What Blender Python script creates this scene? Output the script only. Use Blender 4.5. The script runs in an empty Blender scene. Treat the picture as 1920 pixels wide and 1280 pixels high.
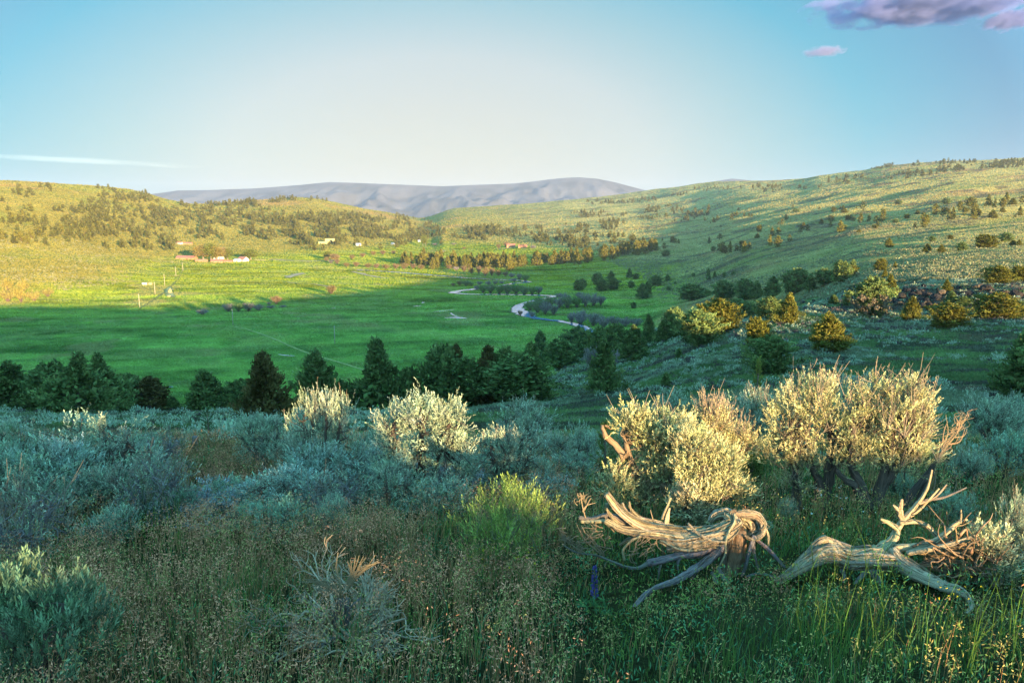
import bpy, math, random
import numpy as np
R = math.radians
rng = np.random.default_rng(11)
random.seed(5)
SC = bpy.context.scene
COL = SC.collection

# ------------------------------------------------------------------ camera model
CAMZ = 64.0
FPX = 1400.0
TH = math.atan(240.0 / 1400.0)
CT, ST = math.cos(TH), math.sin(TH)

def slope(py):                       # Z/Y of a picture row
    v = -(np.asarray(py, float) - 640.0) / FPX
    return (-ST + v * CT) / (CT + v * ST)

def ray(px, py):
    v = -(np.asarray(py, float) - 640.0) / FPX
    u = (np.asarray(px, float) - 960.0) / FPX
    y = CT + v * ST
    return u / y, (-ST + v * CT) / y

def at(px, py, Y):
    a, b = ray(px, py)
    return np.array([a * Y, Y + 0 * a, CAMZ + b * Y]).T

def project(x, y, z):
    z = z - CAMZ
    f = y * CT - z * ST
    up = y * ST + z * CT
    f = np.where(f < 0.05, 0.05, f)
    return 960 + FPX * x / f, 640 - FPX * up / f

# ------------------------------------------------------------------ noise
def _hash(ix, iy, seed):
    h = (ix.astype(np.int64) * 374761393 + iy.astype(np.int64) * 668265263 + seed * 2147483647) & 0xffffffff
    h = ((h ^ (h >> 13)) * 1274126177) & 0xffffffff
    h = h ^ (h >> 16)
    return (h & 0xffff) / 65535.0

def vnoise(x, y, seed=0):
    x = np.asarray(x, float); y = np.asarray(y, float)
    ix = np.floor(x); iy = np.floor(y)
    fx = x - ix; fy = y - iy
    fx = fx * fx * fx * (fx * (fx * 6 - 15) + 10); fy = fy * fy * fy * (fy * (fy * 6 - 15) + 10)
    a = _hash(ix, iy, seed); b = _hash(ix + 1, iy, seed)
    c = _hash(ix, iy + 1, seed); d = _hash(ix + 1, iy + 1, seed)
    return (a + (b - a) * fx) * (1 - fy) + (c + (d - c) * fx) * fy

def fbm(x, y, seed=0, octs=4, gain=0.5):
    s = 0; a = 1.0; t = 0
    for k in range(octs):
        s = s + a * (vnoise(x, y, seed + 17 * k) * 2 - 1); t += a
        a *= gain
        x = x * 2.03 + 13.7; y = y * 2.03 - 7.1
    return s / t

def sstep(a, b, x):
    t = np.clip((x - a) / (b - a), 0, 1)
    return t * t * (3 - 2 * t)

# ------------------------------------------------------------------ sun geometry
SUN_A = R(33.0); SUN_E = R(5.7); SUN_T = math.tan(SUN_E)
def sp(x, y):                        # s: along the light, p: across it
    return -math.sin(SUN_A) * x + math.cos(SUN_A) * y, math.cos(SUN_A) * x + math.sin(SUN_A) * y

# ------------------------------------------------------------------ terrain profiles (depth, picture row of the ground there)
NEAR = [(0.5, None), (12.0, None)]
COLS = {
 -500: [(20, 823), (30, 804), (50, 785), (80, 770), (110, 800), (160, 850), (230, 795), (262, 742), (420, 612), (520, 572), (620, 520), (800, 470), (1000, 410), (1300, 365), (1700, 330), (2600, 345), (7000, 400)],
 0:   [(20, 823), (30, 804), (50, 785), (80, 770), (110, 800), (160, 850), (230, 795), (262, 742), (420, 612), (525, 571), (600, 535), (700, 497), (800, 462), (1000, 405), (1300, 362), (1600, 338), (2200, 343), (3000, 362), (7000, 405)],
 150: [(20, 823), (30, 804), (50, 785), (80, 770), (110, 800), (160, 850), (230, 795), (262, 742), (420, 612), (600, 549), (720, 512), (850, 480), (1000, 450), (1250, 395), (1700, 345), (2200, 352), (7000, 405)],
 300: [(20, 823), (30, 804), (50, 785), (80, 770), (110, 800), (160, 850), (230, 795), (262, 742), (420, 613), (600, 549), (900, 499.5), (1050, 478), (1200, 458), (1350, 438), (1600, 400), (1900, 366), (2300, 372), (7000, 405)],
 430: [(20, 823), (30, 804), (50, 785), (80, 770), (110, 800), (160, 850), (230, 795), (262, 742), (420, 613), (600, 549), (1000, 489.7), (1200, 465), (1400, 445), (1700, 410), (2100, 381), (2500, 390), (7000, 405)],
 570: [(20, 823), (30, 804), (50, 785), (80, 772), (110, 800), (160, 850), (230, 795), (262, 742), (420, 613), (600, 549), (1050, 485.5), (1250, 468), (1500, 440), (1900, 400), (2300, 372), (2900, 388), (7000, 405)],
 700: [(20, 823), (30, 804), (50, 785), (80, 772), (110, 800), (160, 850), (230, 795), (262, 742), (420, 613), (600, 549), (1200, 474.7), (1450, 455), (1800, 425), (2400, 388), (3000, 400), (7000, 405)],
 830: [(20, 823), (30, 804), (50, 785), (80, 768), (110, 790), (160, 840), (230, 795), (262, 742), (420, 613), (600, 549), (1700, 452.7), (1950, 435), (2300, 422), (2900, 414), (3600, 400), (4200, 408), (7000, 405)],
 960: [(20, 823), (30, 804), (50, 780), (80, 752), (95, 744), (130, 770), (180, 800), (250, 758), (265, 739), (420, 613), (600, 549), (1500, 459.7), (1750, 448), (2150, 428), (2700, 410), (3500, 391), (4300, 398), (7000, 405)],
 1050:[(20, 823), (30, 804), (50, 780), (80, 750), (100, 729), (130, 703), (165, 682), (220, 700), (300, 700), (345, 660), (420, 613), (600, 549), (1250, 471.6), (1450, 458), (1800, 438), (2400, 412), (3300, 380), (4200, 388), (7000, 405)],
 1200:[(20, 823), (30, 804), (50, 768), (80, 724), (130, 675), (170, 647), (212, 620), (270, 655), (340, 660), (400, 624), (520, 572), (650, 536), (760, 515), (880, 497), (1050, 476), (1300, 456), (1700, 434), (2400, 402), (3200, 372), (3700, 356), (4600, 366), (7000, 405)],
 1300:[(20, 823), (30, 804), (45, 768), (70, 712), (110, 651), (160, 618), (230, 588), (300, 590), (400, 577), (480, 562), (560, 549), (640, 532), (740, 512), (880, 490), (1100, 468), (1400, 442), (1900, 412), (2600, 378), (3400, 345), (4200, 352), (7000, 405)],
 1400:[(20, 823), (30, 804), (40, 775), (65, 704), (85, 668), (110, 628), (132, 596), (180, 612), (250, 628), (350, 598), (450, 547), (520, 522), (600, 502), (750, 473), (950, 450), (1250, 428), (1700, 400), (2400, 366), (3000, 342), (3600, 346), (7000, 405)],
 1500:[(20, 823), (30, 804), (40, 773), (65, 702), (90, 655), (110, 624), (135, 592), (155, 575), (185, 585), (250, 570), (330, 540), (430, 510), (550, 488), (700, 463), (950, 435), (1250, 413), (1700, 384), (2300, 352), (2900, 336), (3600, 344), (7000, 405)],
 1600:[(20, 823), (30, 804), (40, 772), (65, 700), (95, 650), (130, 600), (150, 582), (165, 555), (180, 543), (240, 522), (310, 500), (400, 481), (600, 451), (900, 421), (1200, 398), (1700, 367), (2300, 336), (2700, 319), (3600, 335), (7000, 400)],
 1750:[(20, 823), (30, 804), (40, 771), (65, 700), (95, 650), (125, 603), (145, 580), (155, 550), (170, 537), (240, 508), (320, 484), (440, 458), (600, 437), (900, 405), (1200, 380), (1800, 340), (2600, 304), (3500, 325), (7000, 400)],
 1920:[(20, 823), (30, 804), (40, 770), (65, 700), (90, 650), (118, 605), (138, 580), (148, 547), (165, 532), (240, 500), (330, 472), (480, 441), (650, 418), (850, 397), (1200, 370), (1800, 334), (2500, 299), (3500, 325), (7000, 400)],
 2500:[(20, 823), (30, 804), (40, 770), (65, 700), (90, 650), (118, 605), (138, 580), (148, 555), (165, 535), (240, 500), (330, 470), (480, 440), (650, 415), (850, 393), (1200, 360), (1800, 320), (2500, 290), (3500, 320), (7000, 400)],
}
LY = np.linspace(math.log(0.5), math.log(7000.0), 900)
YG = np.exp(LY)
def nearz(Y): return -1.7 - 0.16 * Y - 0.05 * np.maximum(Y - 6.0, 0)
def prof(pts):
    ys = [0.5, 6.0, 9.0, 12.0, 16.0]; zs = [nearz(0.5), nearz(6.0), nearz(9.0), nearz(12.0), float(slope(834)) * 16]
    for Y, py in pts:
        ys.append(Y); zs.append(float(slope(py)) * Y)
    r = np.array(zs) / np.array(ys)                     # interpolate the sight-line slope
    z = np.interp(LY, np.log(ys), r)
    k = np.exp(-0.5 * (np.arange(-12, 13) / 4.0) ** 2); k /= k.sum()
    zz = np.convolve(np.pad(z, 12, mode='edge'), k, mode='valid')
    w = sstep(12, 24, YG)
    z = z * (1 - w) + zz * w
    Z = z * YG
    return np.where(YG < 12, nearz(YG), Z)
CPX = np.array(sorted(COLS)); CT_ = (CPX - 960) / FPX / 0.985
PT = np.array([prof(COLS[c]) for c in CPX])             # column x depth
TG = np.linspace(-1.3, 1.3, 521)
_tab = np.array([np.interp(TG, CT_, PT[:, k]) for k in range(len(YG))]).T
_k = np.exp(-0.5 * (np.arange(-8, 9) / 2.2) ** 2); _k /= _k.sum()
TAB = np.array([np.convolve(np.pad(_tab[:, k], 8, mode='edge'), _k, mode='valid') for k in range(len(YG))]).T

# pull the crests to the photograph's skyline
SKY = np.array([(-500, 330), (0, 337), (60, 340), (130, 345), (200, 350), (270, 357), (300, 364), (330, 374), (370, 381), (420, 381), (470, 378), (520, 374), (570, 371), (600, 373), (640, 380), (690, 391), (740, 401), (790, 409), (815, 405), (835, 397), (855, 391), (900, 388), (960, 383), (1000, 381), (1080, 374), (1150, 366), (1220, 355), (1280, 347), (1330, 342), (1370, 340), (1410, 339), (1450, 338), (1490, 335), (1520, 328), (1560, 322), (1600, 317), (1640, 310), (1690, 306), (1740, 302), (1850, 298), (1920, 296), (2500, 290)], float)
_ys = (YG > 1100) & (YG < 5200)
_px = 960 + TG * FPX * .985
_d = slope(np.interp(_px, SKY[:, 0], SKY[:, 1])) - (TAB[:, _ys] / YG[None, _ys]).max(1)
_g = np.exp(-0.5 * (np.arange(-50, 51) / 18.0) ** 2); _g /= _g.sum()
_ds = np.convolve(np.pad(_d, 50, mode='edge'), _g, mode='valid'); _lf = (_px < 840)
TAB += _ds[:, None] * (YG * sstep(1000, 1900, YG))[None] + (_d - _ds)[:, None] * np.where(_lf[:, None], (YG * sstep(1000, 1700, YG))[None], (YG * sstep(1700, 2400, YG))[None])
def base_front(x, y):
    yy = np.maximum(y, 0.5)
    t = np.clip(x / yy, -1.299, 1.299)
    ti = (t + 1.3) / 0.005; i = np.clip(ti.astype(int), 0, 519); fi = ti - i
    li = (np.log(np.clip(yy, 0.51, 6990)) - LY[0]) / (LY[1] - LY[0]); j = np.clip(li.astype(int), 0, 898); fj = li - j
    return (TAB[i, j] * (1 - fi) + TAB[i + 1, j] * fi) * (1 - fj) + (TAB[i, j + 1] * (1 - fi) + TAB[i + 1, j + 1] * fi) * fj

S0P = np.array([-900, -300, -15, -1, 0.3, 1.1, 1.5, 2.0, 2.76, 2.95, 3.6, 4.6, 4.95, 5.3, 5.9, 8, 53, 88, 130, 175, 192, 240, 262, 275, 290, 330, 440, 470, 560, 800, 1200, 2000])
S0Z = np.array([63.5, 63.5, 63.0, 62.76, 62.68, 62.62, 62.34, 62.36, 62.44, 62.13, 62.03, 61.9, 61.76, 61.82, 62.12, 62.05, 57.1, 53.7, 53.0, 49.3, 48.6, 45.5, 44.2, 48, 57, 58, 59, 66, 69, 72, 74, 74]) - CAMZ

def terrain(x, y):
    """height relative to the camera"""
    x = np.asarray(x, float); y = np.asarray(y, float)
    Rr = np.hypot(x, y); phi = np.arctan2(x, y)
    c = np.cos(np.minimum(np.abs(phi), R(48)))
    yf = Rr * c; xf = np.sign(x) * Rr * np.sin(np.minimum(np.abs(phi), R(48)))
    zf = base_front(xf, yf)
    back = -1.7 + np.where(y < 0, -0.085 * np.maximum(y, -60), -0.16 * np.minimum(y, 14))
    back = back - np.maximum(Rr - 60, 0) * 0.06
    back = np.maximum(back, -62)
    w = sstep(R(55), R(95), np.abs(phi)) 
    w = np.maximum(w, sstep(R(40), R(60), np.abs(phi)) * (1 - sstep(8, 20, Rr)))
    z = zf * (1 - w) + back * w
    s, p = sp(x, y)
    s0 = np.interp(p, S0P, S0Z)
    S = 24 + 36 * sstep(15, 90, np.abs(p))
    # nothing sunward of the ridge may rise above the grazing light
    lim = s0 - SUN_T * s - 0.5
    off = sstep(R(37), R(46), np.abs(phi))
    z = np.where((s < -S + 3) & (off > 0.5), np.minimum(z, lim), z)
    nz = fbm(p / 2.3, s * 0 + 3.1, 5, 3) * 0.16 * (1 - sstep(60, 150, np.abs(p))) + fbm(p / 14.0, s * 0 + 9.1, 6, 3) * 2.6 * sstep(60, 200, np.abs(p)) 
    rd = s0 + SUN_T * S + nz - np.maximum(np.abs(s + S) - 0.02 * Rr, 0) * 0.2
    z = np.where(off > 0, np.maximum(z, rd * off + z * (1 - off)), z)
    # roughness of the land
    floor = 1 - sstep(0.5, 6.0, z + CAMZ)
    hill = sstep(500, 900, Rr) * (1 - floor)
    inview = 1 - off
    z = z + hill * inview * (fbm(x / 130.0, y / 220.0, 21, 4) * 5.0 * np.clip(Rr / 1800.0, 0.2, 1.2))
    right = sstep(0.10, 0.3, x / np.maximum(np.abs(y), 1)) * sstep(190, 320, Rr) * (1 - floor) * inview
    gx = x * 0.94 + y * 0.34; gy = -x * 0.34 + y * 0.94
    z = z + right * ((fbm(p / 520.0, s / 75.0, 31, 3) * 6.5) * np.clip(Rr / 800.0, 0.25, 1.25) * (1 - .75 * sstep(1300, 2300, Rr)))
    mid = sstep(14, 40, Rr) * (1 - sstep(220, 400, Rr))
    z = z + mid * inview * (fbm(x / 9.0, y / 9.0, 41, 3) * 0.35)
    # rim of broken rock on the right bench
    near = 1 - sstep(10, 25, Rr)
    z = z + near * fbm(x / 1.1, y / 1.1, 51, 3) * 0.05
    z = z + floor * sstep(200, 300, Rr) * inview * (fbm(x / 40.0, y / 40.0, 61, 2) * 0.12)
    return z

# polar grid: fine ahead, coarse behind
_f = np.arange(-40, 40.001, 0.13)
_b = np.arange(40.8, 319.5, 0.8)
PHI = np.radians(np.concatenate([_f, _b])) 
RAD = np.concatenate([[0.0, 0.6, 1.2, 1.8, 2.3], np.exp(np.linspace(math.log(2.7), math.log(7000), 640))])
PG, RG = np.meshgrid(PHI, RAD, indexing='ij')
GX, GY = RG * np.sin(PG), RG * np.cos(PG)
GZ = terrain(GX, GY) + CAMZ

_pf = len(_f)
def zat(x, y):
    """bilinear height of the mesh itself"""
    x = np.asarray(x, float); y = np.asarray(y, float)
    ph = np.degrees(np.arctan2(x, y)); Rr = np.hypot(x, y)
    phi360 = np.where(ph < -40, ph + 360, ph)
    allp = np.degrees(PHI); 
    i = np.clip(np.searchsorted(allp, phi360) - 1, 0, len(allp) - 2)
    fi = np.clip((phi360 - allp[i]) / (allp[i + 1] - allp[i]), 0, 1)
    j = np.clip(np.searchsorted(RAD, Rr) - 1, 0, len(RAD) - 2)
    fj = np.clip((Rr - RAD[j]) / (RAD[j + 1] - RAD[j]), 0, 1)
    return (GZ[i, j] * (1 - fi) + GZ[i + 1, j] * fi) * (1 - fj) + (GZ[i, j + 1] * (1 - fi) + GZ[i + 1, j + 1] * fi) * fj

_YM = np.exp(np.linspace(math.log(2.9), math.log(6000), 1400))
def hit(px, py, skip=0.0):
    """where the sight line of a picture point meets the ground"""
    px = np.atleast_1d(np.asarray(px, float)); py = np.atleast_1d(np.asarray(py, float))
    a, b = ray(px, py)
    Y = _YM[_YM >= skip]
    X = a[:, None] * Y[None]; ZR = CAMZ + b[:, None] * Y[None]
    G = zat(X, np.broadcast_to(Y[None], X.shape))
    d = ZR - G
    below = d <= 0
    k = np.argmax(below, 1); k = np.where(below.any(1), k, len(Y) - 1)
    k = np.maximum(k, 1)
    n = np.arange(len(px))
    d0 = d[n, k - 1]; d1 = d[n, k]
    f = np.clip(d0 / np.maximum(d0 - d1, 1e-6), 0, 1)
    yy = Y[k - 1] + (Y[k] - Y[k - 1]) * f
    xx = a * yy
    return np.stack([xx, yy, zat(xx, yy)], 1), below.any(1)

def hit1(px, py, skip=0.0):
    return hit(px, py, skip)[0][0]

# ------------------------------------------------------------------ mesh building
class MB:
    def __init__(s): s.V = []; s.Q = []; s.T = []; s.C = []; s.G = []; s.n = 0
    def add(s, V, Q=None, T=None, C=(.5, .5, .5), G=None):
        V = np.asarray(V, float).reshape(-1, 3)
        s.V.append(V)
        if Q is not None and len(Q): s.Q.append(np.asarray(Q, np.int64) + s.n)
        if T is not None and len(T): s.T.append(np.asarray(T, np.int64) + s.n)
        C = np.asarray(C, float)
        s.C.append(np.broadcast_to(C, V.shape) if C.ndim == 1 else C)
        s.G.append(np.zeros_like(V) if G is None else G)
        s.n += len(V)
        return s
    def arrays(s):
        V = np.concatenate(s.V) if s.V else np.zeros((0, 3))
        Q = np.concatenate(s.Q) if s.Q else np.zeros((0, 4), np.int64)
        T = np.concatenate(s.T) if s.T else np.zeros((0, 3), np.int64)
        C = np.concatenate(s.C) if s.C else np.zeros((0, 3))
        G = np.concatenate(s.G) if s.G else np.zeros((0, 3))
        return V, Q, T, C, G
    def mesh(s, name, mat, smooth=False):
        V, Q, T, C, G = s.arrays()
        me = bpy.data.meshes.new(name)
        me.vertices.add(len(V)); me.vertices.foreach_set('co', V.astype(np.float32).ravel())
        L = np.concatenate([Q.ravel(), T.ravel()]).astype(np.int32)
        me.loops.add(len(L)); me.loops.foreach_set('vertex_index', L)
        st = np.concatenate([np.arange(len(Q)) * 4, len(Q) * 4 + np.arange(len(T)) * 3]).astype(np.int32)
        me.polygons.add(len(st)); me.polygons.foreach_set('loop_start', st)
        me.polygons.foreach_set('use_smooth', np.full(len(st), smooth, dtype=bool))
        me.update(calc_edges=True)
        a = me.attributes.new('Col', 'FLOAT_COLOR', 'POINT')
        a.data.foreach_set('color', np.concatenate([np.clip(C, 0, 1), np.ones((len(C), 1))], 1).astype(np.float32).ravel())
        if np.any(G):
            g = me.attributes.new('grain', 'FLOAT_VECTOR', 'POINT'); g.data.foreach_set('vector', G.astype(np.float32).ravel())
        me.materials.append(mat)
        return me

def link(name, data, parent=None, loc=None):
    o = bpy.data.objects.new(name, data); COL.objects.link(o)
    if parent is not None: o.parent = parent
    if loc is not None: o.location = loc
    return o

def thing(name, label, cat, loc=(0, 0, 0), rz=0, group=None, data=None, scale=None):
    o = bpy.data.objects.new(name, data); COL.objects.link(o)
    if data is None: o.empty_display_size = 0.1
    o.location = loc; o.rotation_euler = (0, 0, rz)
    if scale is not None: o.scale = scale
    o['label'] = label; o['category'] = cat
    if group: o['group'] = group
    return o

def nrm(a):
    return a / np.maximum(np.linalg.norm(a, axis=-1, keepdims=True), 1e-9)

def rdir(n, r=rng):
    return nrm(r.normal(size=(n, 3)))

def leaves(mb, P, D, L, W, C, r=rng):
    """slim rhombic leaves growing from P along D"""
    n = len(P)
    if n == 0: return
    D = nrm(D); L = np.broadcast_to(L, (n,))[:, None]; W = np.broadcast_to(W, (n,))[:, None]
    sd = nrm(np.cross(D, rdir(n, r)))
    m = P + D * L * 0.55
    V = np.stack([P, m + sd * W * 0.5, P + D * L, m - sd * W * 0.5], 1).reshape(-1, 3)
    Q = np.arange(n * 4).reshape(-1, 4)
    C = np.asarray(C, float)
    if C.ndim == 1: C = np.broadcast_to(C, (n, 3))
    mb.add(V, Q, None, np.repeat(C, 4, 0))

def tint(base, n, amt=0.2, r=rng, hue=0.08):
    b = np.asarray(base, float)
    k = 1 + r.uniform(-amt, amt, (n, 1)); h = 1 + r.uniform(-hue, hue, (n, 3))
    return np.clip(b * k * h, 0, 1)

def catmull(P, n):
    P = np.asarray(P, float)
    if len(P) < 3:
        t = np.linspace(0, 1, n)[:, None]; return P[0] * (1 - t) + P[-1] * t
    Pe = np.vstack([2 * P[0] - P[1], P, 2 * P[-1] - P[-2]])
    u = np.linspace(0, len(P) - 1 - 1e-6, n); i = u.astype(int); t = (u - i)[:, None]
    a, b, c, d = Pe[i], Pe[i + 1], Pe[i + 2], Pe[i + 3]
    return 0.5 * (2 * b + (c - a) * t + (2 * a - 5 * b + 4 * c - d) * t ** 2 + (3 * b - a - 3 * c + d) * t ** 3)

def tube(mb, P, rad, k=6, C=(.3, .25, .2), flute=0.0, twist=0.0, rough=0.0, lobes=3, r=rng, cap=True):
    P = np.asarray(P, float); n = len(P)
    rad = np.interp(np.linspace(0, 1, n), np.linspace(0, 1, len(np.atleast_1d(rad))), np.atleast_1d(rad))
    T = nrm(np.gradient(P, axis=0))
    ref = np.array([0.31, 0.17, 0.94]) if abs(T[0] @ np.array([0.31, 0.17, 0.94])) < 0.9 else np.array([1.0, 0, 0])
    u = nrm(np.cross(T[0], ref)); U = [u]
    for i in range(1, n):
        u = U[-1] - T[i] * (U[-1] @ T[i]); U.append(u / max(np.linalg.norm(u), 1e-9))
    U = np.array(U); W = np.cross(T, U)
    ln = np.concatenate([[0], np.cumsum(np.linalg.norm(np.diff(P, axis=0), axis=1))])
    a = np.linspace(0, 2 * math.pi, k, endpoint=False)[None]
    ph = r.uniform(0, 6.28, 3)
    tw = (ln * twist)[:, None]
    f = np.ones((n, k))
    if flute:
        f = f + flute * (np.sin(lobes * a + tw + ph[0]) + 0.55 * np.sin((2 * lobes + 1) * a + tw * 1.3 + ph[1]) + .3 * np.sin((4 * lobes + 1) * a + tw * 1.6 + ph[2]))
    if rough: f = f + r.normal(0, rough, (n, 1)) + r.normal(0, rough * .5, (n, k))
    rr = rad[:, None] * np.maximum(f, 0.25)
    V = P[:, None] + U[:, None] * (np.cos(a) * rr)[..., None] + W[:, None] * (np.sin(a) * rr)[..., None]
    V = V.reshape(-1, 3)
    i = np.arange(n - 1)[:, None] * k; j = np.arange(k)[None]; jn = (j + 1) % k
    Q = np.stack([i + j, i + jn, i + k + jn, i + k + j], -1).reshape(-1, 4)
    G = np.zeros((n, k, 3)); G[..., 0] = np.cos(a + tw * .4) ; G[..., 1] = np.sin(a + tw * .4); G[..., 2] = ln[:, None] + ph[0] * 3
    Tt = None
    if cap:
        V = np.vstack([V, P[0], P[-1]]); c0 = n * k; c1 = c0 + 1
        jj = np.arange(k); jj2 = (jj + 1) % k
        Tt = np.vstack([np.stack([np.full(k, c0), jj2, jj], 1), np.stack([np.full(k, c1), (n - 1) * k + jj, (n - 1) * k + jj2], 1)])
        G = np.vstack([G.reshape(-1, 3), G[0, 0], G[-1, 0]])
    mb.add(V, Q, Tt, C, G.reshape(-1, 3))

def merge_copies(mb, arr, pos, sxy, sz, rot, tintk=None):
    """many transformed copies of one small mesh, as one mesh"""
    V, Q, T, C, G = arr
    n = len(pos); m = len(V)
    c, s = np.cos(rot)[:, None], np.sin(rot)[:, None]
    X = (V[None, :, 0] * c - V[None, :, 1] * s) * sxy[:, None] + pos[:, None, 0]
    Y = (V[None, :, 0] * s + V[None, :, 1] * c) * sxy[:, None] + pos[:, None, 1]
    Z = V[None, :, 2] * sz[:, None] + pos[:, None, 2]
    VV = np.stack([X, Y, Z], -1).reshape(-1, 3)
    off = (np.arange(n) * m)[:, None, None]
    QQ = (Q[None] + off).reshape(-1, 4) if len(Q) else None
    TT = (T[None] + off).reshape(-1, 3) if len(T) else None
    CC = np.broadcast_to(C[None], (n, m, 3)).reshape(-1, 3) if tintk is None else (C[None] * tintk[:, None, None]).reshape(-1, 3)
    mb.add(VV, QQ, TT, CC)

# ------------------------------------------------------------------ materials
class NT:
    def __init__(s, name):
        s.m = bpy.data.materials.new(name); s.m.use_nodes = True
        s.t = s.m.node_tree; s.t.nodes.clear()
        s.out = s.n('ShaderNodeOutputMaterial')
    def n(s, typ, **kw):
        x = s.t.nodes.new(typ)
        for k, v in kw.items():
            if k in x.inputs: x.inputs[k].default_value = v
            else: setattr(x, k, v)
        return x
    def l(s, a, b): s.t.links.new(a, b)
    def mixmul(s, a, b, fac=1.0):
        x = s.n('ShaderNodeMix', data_type='RGBA', blend_type='MULTIPLY'); x.inputs[0].default_value = fac
        s.l(a, x.inputs[6]); s.l(b, x.inputs[7]); return x.outputs[2]
    def ramp(s, fac, stops):
        x = s.n('ShaderNodeValToRGB'); e = x.color_ramp.elements
        while len(e) < len(stops): e.new(0.5)
        for k, (p, c) in enumerate(stops):
            e[k].position = p; e[k].color = (c[0], c[1], c[2], 1) if hasattr(c, '__len__') else (c, c, c, 1)
        s.l(fac, x.inputs[0]); return x.outputs[0]
    def noise(s, scale, detail=4, rough=.55, vec=None):
        x = s.n('ShaderNodeTexNoise'); x.inputs['Scale'].default_value = scale; x.inputs['Detail'].default_value = detail; x.inputs['Roughness'].default_value = rough
        if vec is not None: s.l(vec, x.inputs['Vector'])
        return x.outputs['Fac']

def mat_leaf(name, trans=0.35, nscale=3.0, var=(0.72, 1.25)):
    t = NT(name)
    a = t.n('ShaderNodeAttribute', attribute_name='Col')
    g = t.n('ShaderNodeNewGeometry')
    k = t.ramp(t.noise(nscale, 3, .6, g.outputs['Position']), [(0.3, var[0]), (0.7, var[1])])
    c = t.mixmul(a.outputs['Color'], k)
    d = t.n('ShaderNodeBsdfDiffuse'); tr = t.n('ShaderNodeBsdfTranslucent'); mx = t.n('ShaderNodeMixShader')
    t.l(c, d.inputs[0]); t.l(c, tr.inputs[0]); mx.inputs[0].default_value = trans
    t.l(d.outputs[0], mx.inputs[1]); t.l(tr.outputs[0], mx.inputs[2]); t.l(mx.outputs[0], t.out.inputs[0])
    return t.m

def mat_wood(name, bump=0.6):
    t = NT(name)
    a = t.n('ShaderNodeAttribute', attribute_name='Col')
    gr = t.n('ShaderNodeAttribute', attribute_name='grain')
    mp = t.n('ShaderNodeMapping'); mp.inputs['Scale'].default_value = (5.5, 5.5, 5.0); t.l(gr.outputs['Vector'], mp.inputs['Vector'])
    n1 = t.noise(1.0, 6, .65, mp.outputs[0])
    mp2 = t.n('ShaderNodeMapping'); mp2.inputs['Scale'].default_value = (13, 13, 9.0); t.l(gr.outputs['Vector'], mp2.inputs['Vector'])
    n2 = t.noise(1.0, 3, .6, mp2.outputs[0])
    k = t.ramp(n1, [(0.34, .16), (0.46, .75), (0.72, 1.3)])
    k2 = t.ramp(n2, [(0.3, .72), (0.6, 1.08)])
    c = t.mixmul(t.mixmul(a.outputs['Color'], k), k2)
    ad = t.n('ShaderNodeMath', operation='ADD'); t.l(n1, ad.inputs[0]); t.l(n2, ad.inputs[1])
    b = t.n('ShaderNodeBump'); b.inputs['Strength'].default_value = bump; b.inputs['Distance'].default_value = 0.012; t.l(ad.outputs[0], b.inputs['Height'])
    p = t.n('ShaderNodeBsdfPrincipled'); t.l(c, p.inputs['Base Color']); p.inputs['Roughness'].default_value = .85; p.inputs['Specular IOR Level'].default_value = .2
    t.l(b.outputs[0], p.inputs['Normal']); t.l(p.outputs[0], t.out.inputs[0])
    return t.m

def mat_ground(name):
    t = NT(name)
    a = t.n('ShaderNodeAttribute', attribute_name='Col')
    g = t.n('ShaderNodeNewGeometry')
    k1 = t.ramp(t.noise(0.9, 6, .65, g.outputs['Position']), [(0.3, .66), (0.7, 1.3)])
    k2 = t.ramp(t.noise(0.06, 7, .7, g.outputs['Position']), [(0.3, .74), (0.7, 1.25)])
    c = t.mixmul(t.mixmul(a.outputs['Color'], k1), k2)
    h = t.noise(1.4, 5, .7, g.outputs['Position'])
    b = t.n('ShaderNodeBump'); b.inputs['Strength'].default_value = 1.0; b.inputs['Distance'].default_value = .6; t.l(h, b.inputs['Height'])
    d = t.n('ShaderNodeBsdfDiffuse'); t.l(c, d.inputs[0]); t.l(b.outputs[0], d.inputs['Normal']); t.l(d.outputs[0], t.out.inputs[0])
    return t.m

def mat_plain(name, col, rough=.8, nscale=2.0, var=.25, bump=0.0):
    t = NT(name)
    g = t.n('ShaderNodeNewGeometry')
    nz = t.noise(nscale, 5, .6, g.outputs['Position'])
    rgb = t.n('ShaderNodeRGB'); rgb.outputs[0].default_value = (*col, 1)
    c = t.mixmul(rgb.outputs[0], t.ramp(nz, [(0.3, 1 - var), (0.7, 1 + var)]))
    p = t.n('ShaderNodeBsdfPrincipled'); t.l(c, p.inputs['Base Color']); p.inputs['Roughness'].default_value = rough
    if bump:
        b = t.n('ShaderNodeBump'); b.inputs['Strength'].default_value = bump; b.inputs['Distance'].default_value = .2; t.l(nz, b.inputs['Height']); t.l(b.outputs[0], p.inputs['Normal'])
    t.l(p.outputs[0], t.out.inputs[0])
    return t.m

def mat_water(name):
    t = NT(name)
    g = t.n('ShaderNodeNewGeometry')
    nz = t.noise(0.5, 3, .5, g.outputs['Position'])
    b = t.n('ShaderNodeBump'); b.inputs['Strength'].default_value = .15; b.inputs['Distance'].default_value = .3; t.l(nz, b.inputs['Height'])
    p = t.n('ShaderNodeBsdfPrincipled'); p.inputs['Base Color'].default_value = (.11, .19, .33, 1); p.inputs['Roughness'].default_value = .08
    p.inputs['IOR'].default_value = 1.33; p.inputs['Specular IOR Level'].default_value = .9
    t.l(b.outputs[0], p.inputs['Normal']); t.l(p.outputs[0], t.out.inputs[0])
    return t.m

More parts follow.
